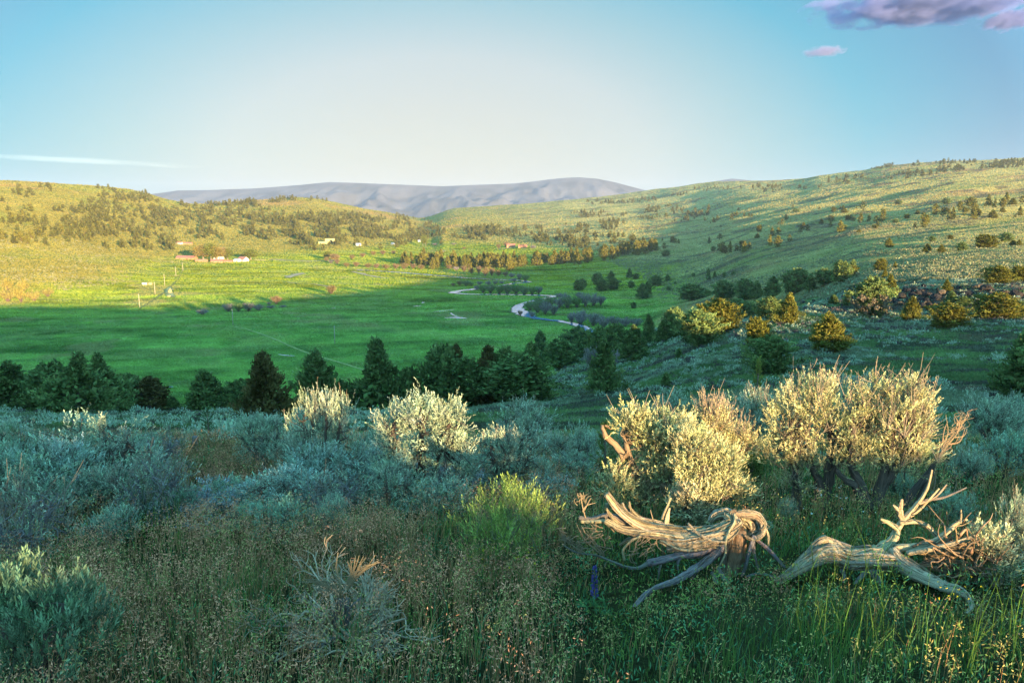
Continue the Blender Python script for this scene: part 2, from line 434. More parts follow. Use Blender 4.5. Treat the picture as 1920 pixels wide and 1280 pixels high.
M_LEAF = mat_leaf('sage_foliage', .2, 9.0, (.62, 1.35))
M_NEEDLE = mat_leaf('juniper_foliage', .22, .5)
M_GRASS = mat_leaf('grass_blades', .25, 2.5, (.6, 1.4))
M_COVER = mat_leaf('far_grass', .5, .08, (.8, 1.2))
M_WOOD = mat_wood('weathered_wood', .8)
M_BARK = mat_wood('bark', .5)
M_GROUND = mat_ground('earth')
M_WATER = mat_water('water')
# ------------------------------------------------------------------ ground sheet
def ground_color(x, y, z):
    """colour of the ground, some light and shade put in: meadow, sage slopes, dry grass hills"""
    px, py = project(x, y, z)
    Rr = np.hypot(x, y)
    def c(*v): return np.array(v)[None]
    n1 = fbm(x / 60, y / 60, 3, 4)[:, None]; n2 = fbm(x / 12, y / 12, 4, 4)[:, None]; n3 = fbm(x / 2.2, y / 2.2, 5, 3)[:, None]
    st = fbm((x * .97 + y * .2) / 80, (y * .97 - x * .2) / 13, 8, 4)[:, None]
    st2 = fbm((x * .9 - y * .4) / 150, (y * .9 + x * .4) / 30, 81, 4)[:, None]
    # valley meadow; far part yellower, its sunlight put into the colour
    lit_yel = sstep(420, 760, Rr)[:, None]; mead = (c(.19, .315, .07) * (1 - lit_yel) + c(.225, .255, .024) * lit_yel) * (1 + .55 * st + .3 * n2 + .45 * st2)
    dryp = sstep(.18, .5, st2 + .3 * n2)
    mead = mead * (1 - dryp * .55) + c(.19, .23, .055) * dryp * .55
    wet = sstep(.25, .55, fbm(x / 45, y / 22, 91, 3)[:, None])
    mead = mead * (1 - wet * .4) + c(.04, .125, .02) * wet * .4
    pale = sstep(.16, .30, fbm(x / 26, y / 15, 93, 5)[:, None]); mead = mead * (1 - .32 * pale) + c(.30, .33, .12) * .32 * pale
    sedge = sstep(.22, .34, fbm(x / 18, y / 9, 95, 5)[:, None]); mead = mead * (1 - .3 * sedge) + c(.10, .15, .06) * .3 * sedge
    rough = sstep(.05, .35, fbm(x / 30, y / 30, 97, 4)[:, None] + .6 * np.exp(-((px - 290) / 70.0) ** 2 - ((py - 555) / 22.0) ** 2)[:, None] - .25); mead = mead * (1 - .6 * rough) + c(.27, .24, .10) * .6 * rough
    # golden grass hills on the left
    gold = c(.235, .205, .05) * (1 + .16 * n1 + .14 * n2)
    red = sstep(.22, .5, fbm(x / 170, y / 170, 12, 4)[:, None])
    gold = gold * (1 - .55 * red) + c(.31, .195, .085) * .55 * red
    gr = sstep(.15, .5, fbm(x / 120, y / 150, 14, 4)[:, None])
    gold = gold * (1 - .5 * gr) + c(.18, .21, .045) * .5 * gr
    # sage slopes on the right
    sage = c(.32, .28, .11) * (1 + .15 * n1 + .2 * n2)
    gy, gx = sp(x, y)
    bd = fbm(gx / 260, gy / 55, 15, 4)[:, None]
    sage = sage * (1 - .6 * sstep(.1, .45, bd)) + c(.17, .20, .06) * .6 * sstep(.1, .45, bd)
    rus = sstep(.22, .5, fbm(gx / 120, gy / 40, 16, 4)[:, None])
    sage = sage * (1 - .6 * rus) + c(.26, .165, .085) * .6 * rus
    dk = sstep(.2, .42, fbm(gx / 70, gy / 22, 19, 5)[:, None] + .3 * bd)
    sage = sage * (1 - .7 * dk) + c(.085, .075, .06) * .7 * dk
    # bench in front: grass between sage
    bench = c(.115, .175, .065) * (1 + .3 * n2 + .25 * n3)
    gy2 = sstep(-.1, .35, fbm(x / 16, y / 10, 17, 4)[:, None])
    bench = bench * (1 - .7 * gy2) + c(.20, .225, .15) * .7 * gy2
    dirt = sstep(.3, .5, fbm(x / 11, y / 5, 18, 4)[:, None])
    bench = bench * (1 - .6 * dirt) + c(.13, .085, .075) * .6 * dirt
    rim_shade = (sstep(138, 146, y) * (1 - sstep(166, 176, y)) * sstep(.385, .43, x / np.maximum(y, 1)))[:, None] * sstep(-.25, .1, n3 + n2)  # dark rim band: cliff shade put into the rocky ground's colour
    bench = bench * (1 - .85 * rim_shade) + c(.045, .038, .038) * .85 * rim_shade
    pur = sstep(.12, .35, fbm(x / 7, y / 3.5, 23, 4)[:, None])
    bench = bench * (1 - .7 * pur) + c(.075, .06, .06) * .7 * pur
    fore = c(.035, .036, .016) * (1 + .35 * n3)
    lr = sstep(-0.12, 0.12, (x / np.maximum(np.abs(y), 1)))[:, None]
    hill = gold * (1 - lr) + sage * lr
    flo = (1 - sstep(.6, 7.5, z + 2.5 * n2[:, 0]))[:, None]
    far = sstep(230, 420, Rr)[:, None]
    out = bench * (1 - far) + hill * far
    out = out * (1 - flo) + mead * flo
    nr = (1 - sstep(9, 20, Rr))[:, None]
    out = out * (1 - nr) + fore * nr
    # bare earth by the farm and the river bars
    return np.clip(out, .005, .6)

def build_ground():
    n, m = GX.shape
    V = np.stack([GX, GY, GZ], -1).reshape(-1, 3)
    i = np.arange(n)[:, None] * m; i2 = ((np.arange(n) + 1) % n)[:, None] * m; j = np.arange(1, m - 1)[None]
    Q = np.stack([i + j, i + j + 1, i2 + j + 1, i2 + j], -1).reshape(-1, 4)
    i = i[:, 0]; i2 = i2[:, 0]
    V[np.arange(n) * m] = V[0]
    T = np.stack([np.zeros(n, int), i + 1, i2 + 1], 1)
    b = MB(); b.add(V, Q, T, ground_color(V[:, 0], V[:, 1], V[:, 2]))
    o = link('ground', b.mesh('ground', M_GROUND, True)); o['kind'] = 'structure'
    return o
build_ground()

# ------------------------------------------------------------------ far mountains
MT = np.array([(150, 372), (240, 366), (300, 359), (335, 354), (400, 353), (480, 350), (520, 347), (560, 344), (620, 338), (680, 340), (750, 343), (830, 346), (900, 343), (960, 341), (1000, 337), (1030, 333), (1060, 330), (1085, 329), (1120, 332), (1150, 338), (1180, 346), (1210, 354), (1260, 357), (1310, 346), (1340, 336), (1370, 331.5), (1405, 335), (1440, 342), (1500, 352), (1700, 380)], float)
def build_mountains():
    xs = np.linspace(-6800, 5400, 520); ys = np.linspace(6200, 12500, 150)
    X, Y = np.meshgrid(xs, ys, indexing='ij')
    px = 960 + X / Y * FPX / .985
    crestY = 9000.0
    top = np.interp(px, MT[:, 0], MT[:, 1]); hz = slope(top) * crestY + CAMZ
    rise = np.clip((Y - 6300) / (crestY - 6300), 0, 1)
    fall = 1 - sstep(crestY, crestY + 2500, Y) * .6
    prof_ = (0.42 * rise + .58 * rise ** 2.6) * fall
    rid = 1 - np.abs(fbm(X / 900, Y / 2300, 71, 5, .55)) * 2.0
    rid2 = fbm(X / 260, Y / 420, 73, 4)
    amp = np.sin(np.clip(rise, 0, 1) * math.pi) * 1.0
    # long shaded escarpment under the second summit
    sx = px - (905 + 110 * (rise - .6)); esc = np.exp(-((px - 930) / 60.0) ** 2)
    Z = hz * prof_ + amp * (rid - .55) * 170 + amp * rid2 * 40 - 20
    Z = np.where(Y >= crestY, np.minimum(Z, hz * fall), Z)
    V = np.stack([X, Y, Z], -1).reshape(-1, 3)
    n, m = X.shape
    i = np.arange(n - 1)[:, None] * m; j = np.arange(m - 1)[None]
    Q = np.stack([i + j, i + m + j, i + m + j + 1, i + j + 1], -1).reshape(-1, 4)
    k = fbm(V[:, 0] / 350, V[:, 1] / 350, 75, 5)[:, None]; k2 = sstep(.05, .4, fbm(V[:, 0] / 160, V[:, 1] / 300, 76, 5))[:, None]
    C = np.array([[.10, .10, .12]]) * (1 + .3 * k); C = C * (1 - .6 * k2) + np.array([[.055, .06, .07]]) * .6 * k2
    b = MB(); b.add(V, Q, None, C)
    o = link('mountains', b.mesh('mountains', M_GROUND, True)); o['kind'] = 'structure'
build_mountains()

# ------------------------------------------------------------------ water, bars, tracks on the valley floor
def pix_floor(pts, dz=0.0):
    P = np.array(pts, float)
    a, b = ray(P[:, 0], P[:, 1])
    Y = -(CAMZ - 0.2) / b
    return np.stack([a * Y, Y], 1)

RIB = []
def ribbon(name, pts, w, mat, lift, col=(.5, .5, .5), n=60, jag=.15, floor=True, kind='structure'):
    P = pix_floor(pts) if floor else np.array([hit1(*p)[:2] for p in pts])
    P3 = catmull(np.column_stack([P, np.zeros(len(P))]), n)[:, :2]
    T = nrm(np.gradient(P3, axis=0)); N = np.stack([-T[:, 1], T[:, 0]], 1)
    ww = np.interp(np.linspace(0, 1, n), np.linspace(0, 1, len(np.atleast_1d(w))), np.atleast_1d(w))
    wl = ww * (1 + jag * fbm(np.linspace(0, n / 3, n), np.zeros(n), 3, 3) * 2); wr = ww * (1 + jag * fbm(np.linspace(0, n / 3, n), np.zeros(n) + 9, 4, 3) * 2)
    RIB.append(np.column_stack([P3, ww * .55]))
    k = np.linspace(-1, 1, 5)
    XY = P3[:, None] + N[:, None] * (np.where(k[None] < 0, wl[:, None] * k[None], wr[:, None] * k[None]) * .5)[..., None]
    Z = zat(XY[..., 0], XY[..., 1])
    Z = (Z.max(1, keepdims=True) * np.ones((1, 5)) if mat is M_WATER else Z) + lift
    V = np.concatenate([XY, Z[..., None]], -1).reshape(-1, 3)
    i = np.arange(n - 1)[:, None] * 5; j = np.arange(4)[None]
    Q = np.stack([i + j, i + j + 1, i + 6 + j, i + 5 + j], -1).reshape(-1, 4)
    C = tint(col, len(V), .18, hue=.03)
    b = MB(); b.add(V, Q, None, C)
    o = link(name, b.mesh(name, mat, True)); o['kind'] = kind
    return o

def f3(L): return [(840 + x / 6.4, 440 + y / 6.4) for x, y in L]
RIVER = f3([(1740, 1165), (1680, 1128), (1560, 1085), (1430, 1050), (1310, 1028), (1180, 1012), (1050, 992), (960, 968), (905, 938), (850, 900), (830, 868), (870, 835), (980, 800), (1130, 768), (1260, 745), (1200, 733), (1000, 727), (700, 722), (400, 718), (200, 712), (70, 700), (60, 690), (150, 668), (290, 645), (390, 628), (520, 606), (660, 583), (720, 566), (800, 550), (900, 546), (960, 528), (800, 505), (560, 490), (300, 470), (120, 452), (-100, 430), (-400, 416), (-700, 405), (-1100, 398)])
RW = [9, 9, 9, 8, 8, 9, 11, 16, 17, 14, 10, 8, 8, 8, 9, 8, 6, 6, 7, 10, 12, 13, 12, 10, 8, 8, 9, 9, 9, 9, 9, 9, 9, 9, 9, 9, 10]
ribbon('river_bank', RIVER, [w * .6 + 2 for w in RW], mat_ground('river_bank'), .10, (.085, .10, .045), n=420, jag=.35)
ribbon('river', RIVER, [w * .58 for w in RW], M_WATER, .22, n=420, jag=.2)
for k, (pts, w) in enumerate([([(834, 595), (848, 594), (862, 594.5), (875, 595.5)], [1, 4, 6, 1]), ([(845, 585), (850, 589), (858, 592)], [1, 1.2, 1]), ([(812, 583), (826, 581.5), (842, 580), (852, 579)], [1, 1.6, 1.6, .8]),
                              ([(774, 573), (783, 572.5), (790, 572.5)], [1, 3, 1]), ([(719, 576.5), (730, 576.3)], [.8, 1]), ([(622, 575.5), (629, 575.2)], [1.2, 1.6]), ([(522, 656), (534, 657.5), (552, 658.5)], [.6, 1.4, .6]), ([(792, 567), (794, 565.5)], [1.5, 2]), ([(314, 718), (324, 717.5)], [.6, .8])]):
    ribbon('pond', pts, w, M_WATER, .10, n=14)
M_SAND = mat_ground('sand')
for pts, w, cc in [([(505, 488.2), (530, 489), (570, 489.5), (606, 489)], [4, 10, 12, 4], (.42, .30, .20)), ([(540, 518), (548, 514), (560, 511), (566, 509)], [6, 12, 12, 3], (.42, .31, .2)), ([(538, 527), (560, 530), (590, 531), (622, 537)], [3, 3, 3, 4], (.36, .27, .16)),
                   ([(660, 505), (680, 509), (700, 513), (728, 516)], [5, 8, 7, 2], (.45, .32, .2)), ([(318, 538), (316, 545), (318, 553), (325, 557)], [3, 6, 5, 3], (.36, .32, .15)),
                   ([(930, 466), (945, 466), (975, 464)], [4, 8, 3], (.4, .29, .18)), ([(335, 486), (380, 491), (430, 492), (465, 490)], [10, 14, 14, 6], (.33, .19, .09))]:
    ribbon('sand', pts, w, M_SAND, .30, cc, n=24, jag=.4)
for pts, w, cc in [([(437, 611), (470, 618), (510, 630), (560, 648), (600, 660), (650, 674), (705, 692)], [1.0, 1.0, 1.1, 1.2, 1.3, 1.3, 1.3], (.30, .31, .12)), ([(0, 602.5), (120, 602), (230, 602), (380, 602.5)], [.35] * 4, (.33, .3, .2)), ([(262, 577), (290, 560), (312, 545), (335, 520), (345, 500)], [1.5, 2, 2, 1.5, 1.2], (.2, .19, .07))]:
    ribbon('path', pts, w, M_SAND, .16, cc, n=40)

# ------------------------------------------------------------------ plants
SAGE = (.345, .415, .285); SAGEW = (.15, .115, .09)

def fingers(mb, F, D, L, nl, ll, lw, C, r=rng, spread=.75):
    """upright leafy shoots: base F, direction D, length L, nl leaves each"""
    n = len(F)
    if n == 0: return
    t = np.tile(np.linspace(.08, 1, nl), n); ix = np.repeat(np.arange(n), nl)
    P = F[ix] + D[ix] * (L[ix] * t)[:, None]
    rad = rdir(n * nl, r); rad = nrm(rad - D[ix] * (rad * D[ix]).sum(1, keepdims=True))
    LD = nrm(D[ix] + rad * (spread * (1.15 - .6 * t))[:, None] + rdir(n * nl, r) * .15)
    C = np.asarray(C, float) * (r.uniform(.55, 1.4, (n, 1)))
    shoot_shade = (.58 + .62 * t)[:, None]                          # shade inside the bush put into leaf colour: dark shoot bases, paler new tips
    CC = C[ix] * r.uniform(.82, 1.18, (n * nl, 1)) * shoot_shade
    s = r.uniform(.7, 1.25, n * nl)
    leaves(mb, P, LD, ll * s, lw * s, CC, r)

def ell_points(c, rad, n, r=rng, up=.25):
    d = rdir(n, r); d[:, 2] = d[:, 2] + up; d = nrm(d)
    f = r.uniform(.42, 1.0, (n, 1)) ** .6 * np.where(r.random((n, 1)) < .12, r.uniform(1.1, 1.42, (n, 1)), 1.0) * (1 + .16 * np.sin(d[:, :1] * 6 + c[0] * 40) * np.cos(d[:, 2:] * 5))
    return np.asarray(c) + d * np.asarray(rad) * f, d

def sage_meshes(name, ells, trunks, ncl, seed, leaf=(.030, .0078), fl=(.06, .14), nf=7, nl=11, col=SAGE, wood=SAGEW, trunk_r=.03, stalks=0, stalk_h=.22, leafy=1.0, twigs=1.0, dirup=.75, bare=0):
    """ells: list of (centre, radii, weight); trunks: list of polylines from the ground. Local metres."""
    r = np.random.default_rng(seed)
    wb = MB(); lb = MB(); sb = MB()
    trunks = [catmull(np.array(t, float), 10) for t in trunks]
    for t in trunks:
        t = t + r.normal(0, trunk_r * .35, t.shape) * np.linspace(0, 1, len(t))[:, None]
        tube(wb, t, [trunk_r * 1.25, trunk_r, trunk_r * .8, trunk_r * .5], 8, wood, .2, 9, .08, 3, r)
    wt = np.array([e[2] if len(e) > 2 else 1.0 for e in ells]); wt = wt / wt.sum()
    allP = []; allD = []; allE = []
    for e, w in zip(ells, wt):
        k = max(3, int(ncl * w)); P, d = ell_points(e[0], e[1], k, r); allP.append(P); allD.append(d)
        allE.append(np.repeat(np.asarray(e[0], float)[None], k, 0))
    P = np.vstack(allP); d = np.vstack(allD); E = np.vstack(allE)
    tp = np.vstack([t[len(t) // 2:] for t in trunks])
    # branches out to the leaf clumps
    nb = int(len(P) * .62 * twigs)
    for q in r.permutation(len(P))[:nb]:
        dd = np.linalg.norm(tp - P[q], axis=1); a = tp[np.argsort(dd)[min(r.integers(0, 3), len(dd) - 1)]]
        m = (a + P[q]) / 2 + r.normal(0, .05, 3) + np.array([0, 0, -.03 + .05 * r.random()])
        L = np.linalg.norm(P[q] - a)
        tube(wb, catmull([a, a * .6 + m * .4 + r.normal(0, .015, 3), m, P[q]], 7), [min(trunk_r * .45, .006 + .012 * L), .0055, .0028], 4, np.array(wood) * r.uniform(.8, 1.35), 0, 0, .06, 3, r, cap=False)
    n = len(P)
    ix = np.repeat(np.arange(n), nf)
    D = nrm(d[ix] * .55 + np.array([0, 0, dirup]) + rdir(len(ix), r) * .42)
    F = P[ix] + r.normal(0, .035, (len(ix), 3)) - D * .03
    L = r.uniform(fl[0], fl[1], len(ix))
    C = tint(col, n, .2, r)[ix]
    keep = r.random(len(ix)) < leafy
    fingers(lb, F[keep], D[keep], L[keep], nl, leaf[0], leaf[1], C[keep], r)
    if bare:
        for q in range(bare):
            a = P[r.integers(0, n)]; dv = nrm(r.normal(0, .45, 3) + np.array([0, 0, .9])); 
            for w in range(4):
                e = a + (dv + r.normal(0, .25, 3)) * r.uniform(.12, .3)
                tube(wb, catmull([a, (a + e) / 2 + r.normal(0, .015, 3), e], 5), [.004, .0015], 3, (.34, .27, .2), 0, 0, 0, 3, r, cap=False)
    if stalks:
        top = P[P[:, 2] > np.quantile(P[:, 2], .55)]
        for q in range(stalks):
            a = top[r.integers(0, len(top))]; h = stalk_h * r.uniform(.5, 1.15)
            e = a + np.array([r.normal(0, .05), r.normal(0, .05), h])
            pts = catmull([a, (a + e) / 2 + r.normal(0, .01, 3), e], 5)
            tube(sb, pts, [.0022, .0016, .0012], 3, tint((.36, .28, .2), 1, .2, r)[0], cap=False)
            mm = 9; tt = r.uniform(.45, 1.02, mm)
            leaves(sb, a + (e - a) * tt[:, None], rdir(mm, r) * .7 + np.array([0, 0, .8]), r.uniform(.012, .026, mm), .006, tint((.38, .29, .2), mm, .25, r), r)
    out = {'branches': wb.mesh(name + '_branches', M_BARK, True), 'foliage': lb.mesh(name + '_foliage', M_LEAF)}
    if stalks: out['flower_stalks'] = sb.mesh(name + '_stalks', M_LEAF)
    return out

def auto_sage(name, seed, h=1.0, w=1.1, ntr=5, ncl=110, **kw):
    ncl = int(ncl * 1.55)
    r = np.random.default_rng(seed + 1000)
    ells = []; trunks = []
    for k in range(ntr):
        a = 2 * math.pi * (k + r.uniform(-.3, .3)) / ntr; rr = w * .5 * r.uniform(.3, .62)
        top = np.array([math.cos(a) * rr, math.sin(a) * rr, h * r.uniform(.55, .78)])
        trunks.append([(r.normal(0, .03), r.normal(0, .03), -.08), (top[0] * .25, top[1] * .25, h * .18), (top[0] * .7, top[1] * .7, h * .42), top])
        ells.append((top + np.array([0, 0, -.02]), (w * .24, w * .24, h * .24), 1.0))
        ells.append(((top[0] * 1.15, top[1] * 1.15, h * .34), (w * .2, w * .2, h * .24), .85))
    ells.append(((0, 0, h * .74), (w * .24, w * .24, h * .22), 1.0))
    return sage_meshes(name, ells, trunks, ncl, seed, **kw)

def put(name, meshes, label, cat, loc, scale=(1, 1, 1), rz=0, group=None):
    t = thing(name, label, cat, loc, rz, group, scale=scale)
    for k, me in meshes.items(): link(k, me, t)
    return t

# small mounds of sage for the middle distance
def mound(n, seed, size=.12, col=SAGE, h=.5, w=.5):
    r = np.random.default_rng(seed); b = MB()
    d = rdir(n, r); d[:, 2] = np.abs(d[:, 2]) * 1.1 + .05; d = nrm(d)
    lump = 1 + .25 * np.sin(d[:, 0] * 5 + seed) + .2 * np.sin(d[:, 1] * 7 + 2 * seed)
    P = d * np.array([w, w, h]) * (r.uniform(.6, 1.0, n) * lump)[:, None]
    D = nrm(d * .6 + np.array([0, 0, .7]) + rdir(n, r) * .5)
    leaves(b, P - D * size * .5, D, size * r.uniform(.7, 1.4, n), size * .5 * r.uniform(.7, 1.4, n), tint(col, n, .25, r), r)
    return b

# junipers ------------------------------------------------------------
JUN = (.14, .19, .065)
def juniper_arrays(seed, kind='cone', nl=115, per=62, leaf=.27, H=6.0, W=4.2, col=JUN, dead=0.0):
    r = np.random.default_rng(seed)
    cb = MB(); tb = MB()
    lean = r.normal(0, .15, 2)
    tube(tb, catmull([(0, 0, -.4), (lean[0] * .3, lean[1] * .3, H * .3), (lean[0], lean[1], H * .88)], 9), [.24, .18, .10, .02], 8, (.16, .115, .085), .18, 2.5, .06, 3, r)
    def prof_(f):
        if kind == 'cone': return (1 - f) ** .8 * min(1, .55 + f * 3.2) + .03
        if kind == 'round': return math.sqrt(max(0, 1 - (2 * f - .88) ** 2 / 1.25)) * .93
        if kind == 'spread': return (.62 + .38 * math.sin(f * 5)) * (1 - f ** 2.6) if f > .12 else .8
        if kind == 'spire': return (1 - f) ** .7 * .9 if f < .42 else (1 - f) * .62 + .03
        if kind == 'slim': return (1 - f) ** .6 * min(1, .6 + 2 * f)
        return 1 - f
    lob = r.uniform(0, 6.28, 4)
    for q in range(nl):
        f = r.uniform(.03, 1.0) ** .9
        if kind == 'spread': f = max(f, .13)
        a = r.uniform(0, 2 * math.pi)
        lobe = 1 + .22 * math.sin(2 * a + lob[0] + 3 * f) + .16 * math.sin(3 * a + lob[1] - 5 * f)
        rad = prof_(f) * W * .62 * lobe * r.uniform(.45, 1.16)
        o = np.array([lean[0] * f, lean[1] * f, 0])
        base = o + np.array([0, 0, H * max(.06, f * .9 - .10)])
        tip = o + np.array([math.cos(a) * rad, math.sin(a) * rad, H * f * .95 + .06 * H * r.random()])
        if q % 3 == 0: tube(tb, catmull([base, (base + tip) / 2 + np.array([0, 0, -.1]), tip], 5), [.05, .03, .012], 4, (.15, .11, .085), 0, 0, .05, 3, r, cap=False)
        cs = .44 * (W / 4.2) * r.uniform(.65, 1.25) * (1.05 - .45 * f)
        out = nrm(np.array([math.cos(a), math.sin(a), .5 + .9 * f]))
        n = per
        cen = base + (tip - base) * r.uniform(.55, 1.0, (n, 1)) ** .7
        P = cen + r.normal(0, 1, (n, 3)) * cs * np.array([.42, .42, .5])
        D = nrm(out * .55 + np.array([0, 0, .75]) + rdir(n, r) * .6)
        s = leaf * r.uniform(.6, 1.35, n)
        c = np.asarray(col) * r.uniform(.5, 1.5) * (.8 + .4 * r.random())
        if dead and f < .55 and r.random() < dead: c = np.array([.20, .165, .12])
        leaves(cb, P - D * s[:, None] * .4, D, s, s * .46, tint(c, n, .22, r, .1), r)
    n = int(nl * per * .22)                                # boughs inside the crown
    f = r.uniform(.02, .92, n); a = r.uniform(0, 6.28, n); rd = np.array([prof_(x) for x in f]) * W * .46 * np.sqrt(r.uniform(.05, 1, n))
    P = np.stack([np.cos(a) * rd + lean[0] * f, np.sin(a) * rd + lean[1] * f, H * (f * .92 + .03)], 1)
    if kind == 'spread': P = P[P[:, 2] > H * .17]
    leaves(cb, P, nrm(rdir(len(P), r) + np.array([0, 0, .6])), leaf * r.uniform(1.2, 2.2, len(P)), leaf * r.uniform(.7, 1.1, len(P)), tint(np.asarray(col) * .9, len(P), .2, r), r)
    return cb, tb

JV = []
for k, kind in enumerate(['cone', 'round', 'spread', 'spire', 'slim', 'cone', 'round', 'cone', 'spread', 'round']):
    cb, tb = juniper_arrays(100 + k, kind, W=2.6 if kind == 'slim' else 4.2, H=6)
    JV.append((kind, cb.mesh('juniper_crown', M_NEEDLE), tb.mesh('juniper_trunk', M_BARK, True), 2.6 if kind == 'slim' else 4.2))
_cb, _tb = juniper_arrays(140, 'round', dead=.8); JDEAD = ('dead', _cb.mesh('juniper_crown', M_NEEDLE), _tb.mesh('juniper_trunk', M_BARK, True), 4.2)
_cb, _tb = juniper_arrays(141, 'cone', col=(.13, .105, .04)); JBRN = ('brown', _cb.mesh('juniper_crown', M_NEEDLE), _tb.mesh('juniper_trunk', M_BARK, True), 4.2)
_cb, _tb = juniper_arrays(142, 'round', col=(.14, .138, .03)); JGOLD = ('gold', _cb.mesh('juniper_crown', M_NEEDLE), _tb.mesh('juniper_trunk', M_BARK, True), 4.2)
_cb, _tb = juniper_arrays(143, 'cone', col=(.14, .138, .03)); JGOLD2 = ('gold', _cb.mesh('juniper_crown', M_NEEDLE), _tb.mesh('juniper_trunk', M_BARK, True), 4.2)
KINDS_ = {}
for v in JV: KINDS_.setdefault(v[0], []).append(v)
KINDS_['dead'] = [JDEAD]; KINDS_['brown'] = [JBRN]; KINDS_['gold'] = [JGOLD]; KINDS_['goldcone'] = [JGOLD2]
# lighter crowns for far trees, one mesh each
JFAR = []
for k, kind in enumerate(['cone', 'round', 'cone', 'spread', 'round']):
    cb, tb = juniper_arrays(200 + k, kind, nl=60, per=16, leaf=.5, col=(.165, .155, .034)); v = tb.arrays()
    cb.add(v[0], v[1], v[2], v[3]); JFAR.append(cb.mesh('juniper_far', M_NEEDLE))
JLOW = []
for k, kind in enumerate(['cone', 'round', 'cone']):
    cb, tb = juniper_arrays(220 + k, kind, nl=30, per=5, leaf=1.0, col=(.105, .105, .03)); JLOW.append(cb.arrays())

# ------------------------------------------------------------------ grass that covers the far slopes and the meadow
def cover(seed, n, ymin, ymax, hpx, wpx, lift=1.0):
    """upright tufts spread over the ground sheet, each about as tall as real bunch grass or brush grows there"""
    r = np.random.default_rng(seed)
    cols = _pf
    A = np.stack([GX[:cols], GY[:cols], GZ[:cols]], -1)
    px, py = project(A[..., 0], A[..., 1], A[..., 2])
    dx1 = px[1:, :-1] - px[:-1, :-1]; dy1 = py[1:, :-1] - py[:-1, :-1]; dx2 = px[:-1, 1:] - px[:-1, :-1]; dy2 = py[:-1, 1:] - py[:-1, :-1]
    ar = np.maximum(-(dx1 * dy2 - dy1 * dx2), 0)
    c = A[:-1, :-1]
    ok = (c[..., 1] > ymin) & (c[..., 1] < ymax) & (px[:-1, :-1] > -60) & (px[:-1, :-1] < 1980)
    ar = np.where(ok, ar + .02, 0).ravel()
    cdf = np.cumsum(ar); q = np.searchsorted(cdf, r.uniform(0, cdf[-1], n)); q = np.minimum(q, len(ar) - 1)
    i, j = q // (A.shape[1] - 1), q % (A.shape[1] - 1)
    u = r.random((n, 1)); v = r.random((n, 1))
    P = A[i, j] * (1 - u) * (1 - v) + A[i + 1, j] * u * (1 - v) + A[i, j + 1] * (1 - u) * v + A[i + 1, j + 1] * u * v
    return P, r
def build_cover(name, P, r, h, w, C, jit=.22, tilt=.35):
    n = len(P); a = r.uniform(0, 6.28, n)
    sd = np.stack([np.cos(a), np.sin(a), 0 * a], 1); nr = np.stack([-np.sin(a), np.cos(a), 0 * a], 1) * r.normal(0, tilt, (n, 1))
    h = (h * r.uniform(.5, 1.4, n))[:, None]; w = (w * r.uniform(.6, 1.4, n))[:, None]
    up = np.array([0, 0, 1.0]) + nr
    V = np.stack([P - sd * w * .5 - np.array([0, 0, .1]), P + sd * w * .5 - np.array([0, 0, .1]), P + sd * w * .38 + up * h, P - sd * w * .38 + up * h], 1).reshape(-1, 3)
    b = MB(); b.add(V, np.arange(n * 4).reshape(-1, 4), None, np.repeat(np.clip(C * r.uniform(1 - jit, 1 + jit, (n, 1)), 0, 1), 4, 0))
    o = link(name, b.mesh(name, M_COVER)); o['kind'] = 'stuff'; return o
def clear_of_ribbons(P):
    ok = np.ones(len(P), bool)
    for rb in RIB:
        lo = rb[:, :2].min(0) - 20; hi = rb[:, :2].max(0) + 20
        ii = np.where((P[:, 0] > lo[0]) & (P[:, 0] < hi[0]) & (P[:, 1] > lo[1]) & (P[:, 1] < hi[1]))[0]
        for c in np.array_split(ii, max(1, len(ii) // 4000)):
            if len(c) == 0: continue
            d = np.hypot(P[c, None, 0] - rb[None, :, 0], P[c, None, 1] - rb[None, :, 1]) - rb[None, :, 2]
            ok[c[d.min(1) < .8]] = False
    return ok
P, r_ = cover(5, 800000, 250, 4600, 1, 1)
P = P[clear_of_ribbons(P)]
fl_ = P[:, 2] < 1.5
C_ = ground_color(P[:, 0], P[:, 1], P[:, 2])
k_ = P[:, 1] / 747.0
build_cover('hill_grass', P[~fl_], r_, np.clip(k_[~fl_] * .5, .3, 1.2), np.clip(k_[~fl_] * .9, .3, 2.2), C_[~fl_] * 1.2, .14)
build_cover('meadow_grass', P[fl_], r_, np.clip(k_[fl_] * .42, .2, .6), np.clip(k_[fl_] * 1.1, .4, 2.0), C_[fl_] * 1.15, .14)
P, r_ = cover(6, 230000, 13, 260, 1, 1)
C_ = ground_color(P[:, 0], P[:, 1], P[:, 2]); k_ = P[:, 1] / 747.0
build_cover('slope_grass', P, r_, np.clip(.10 + k_ * .6, .1, .3), np.clip(k_ * 1.5, .03, .3), C_ * 1.1, .25)
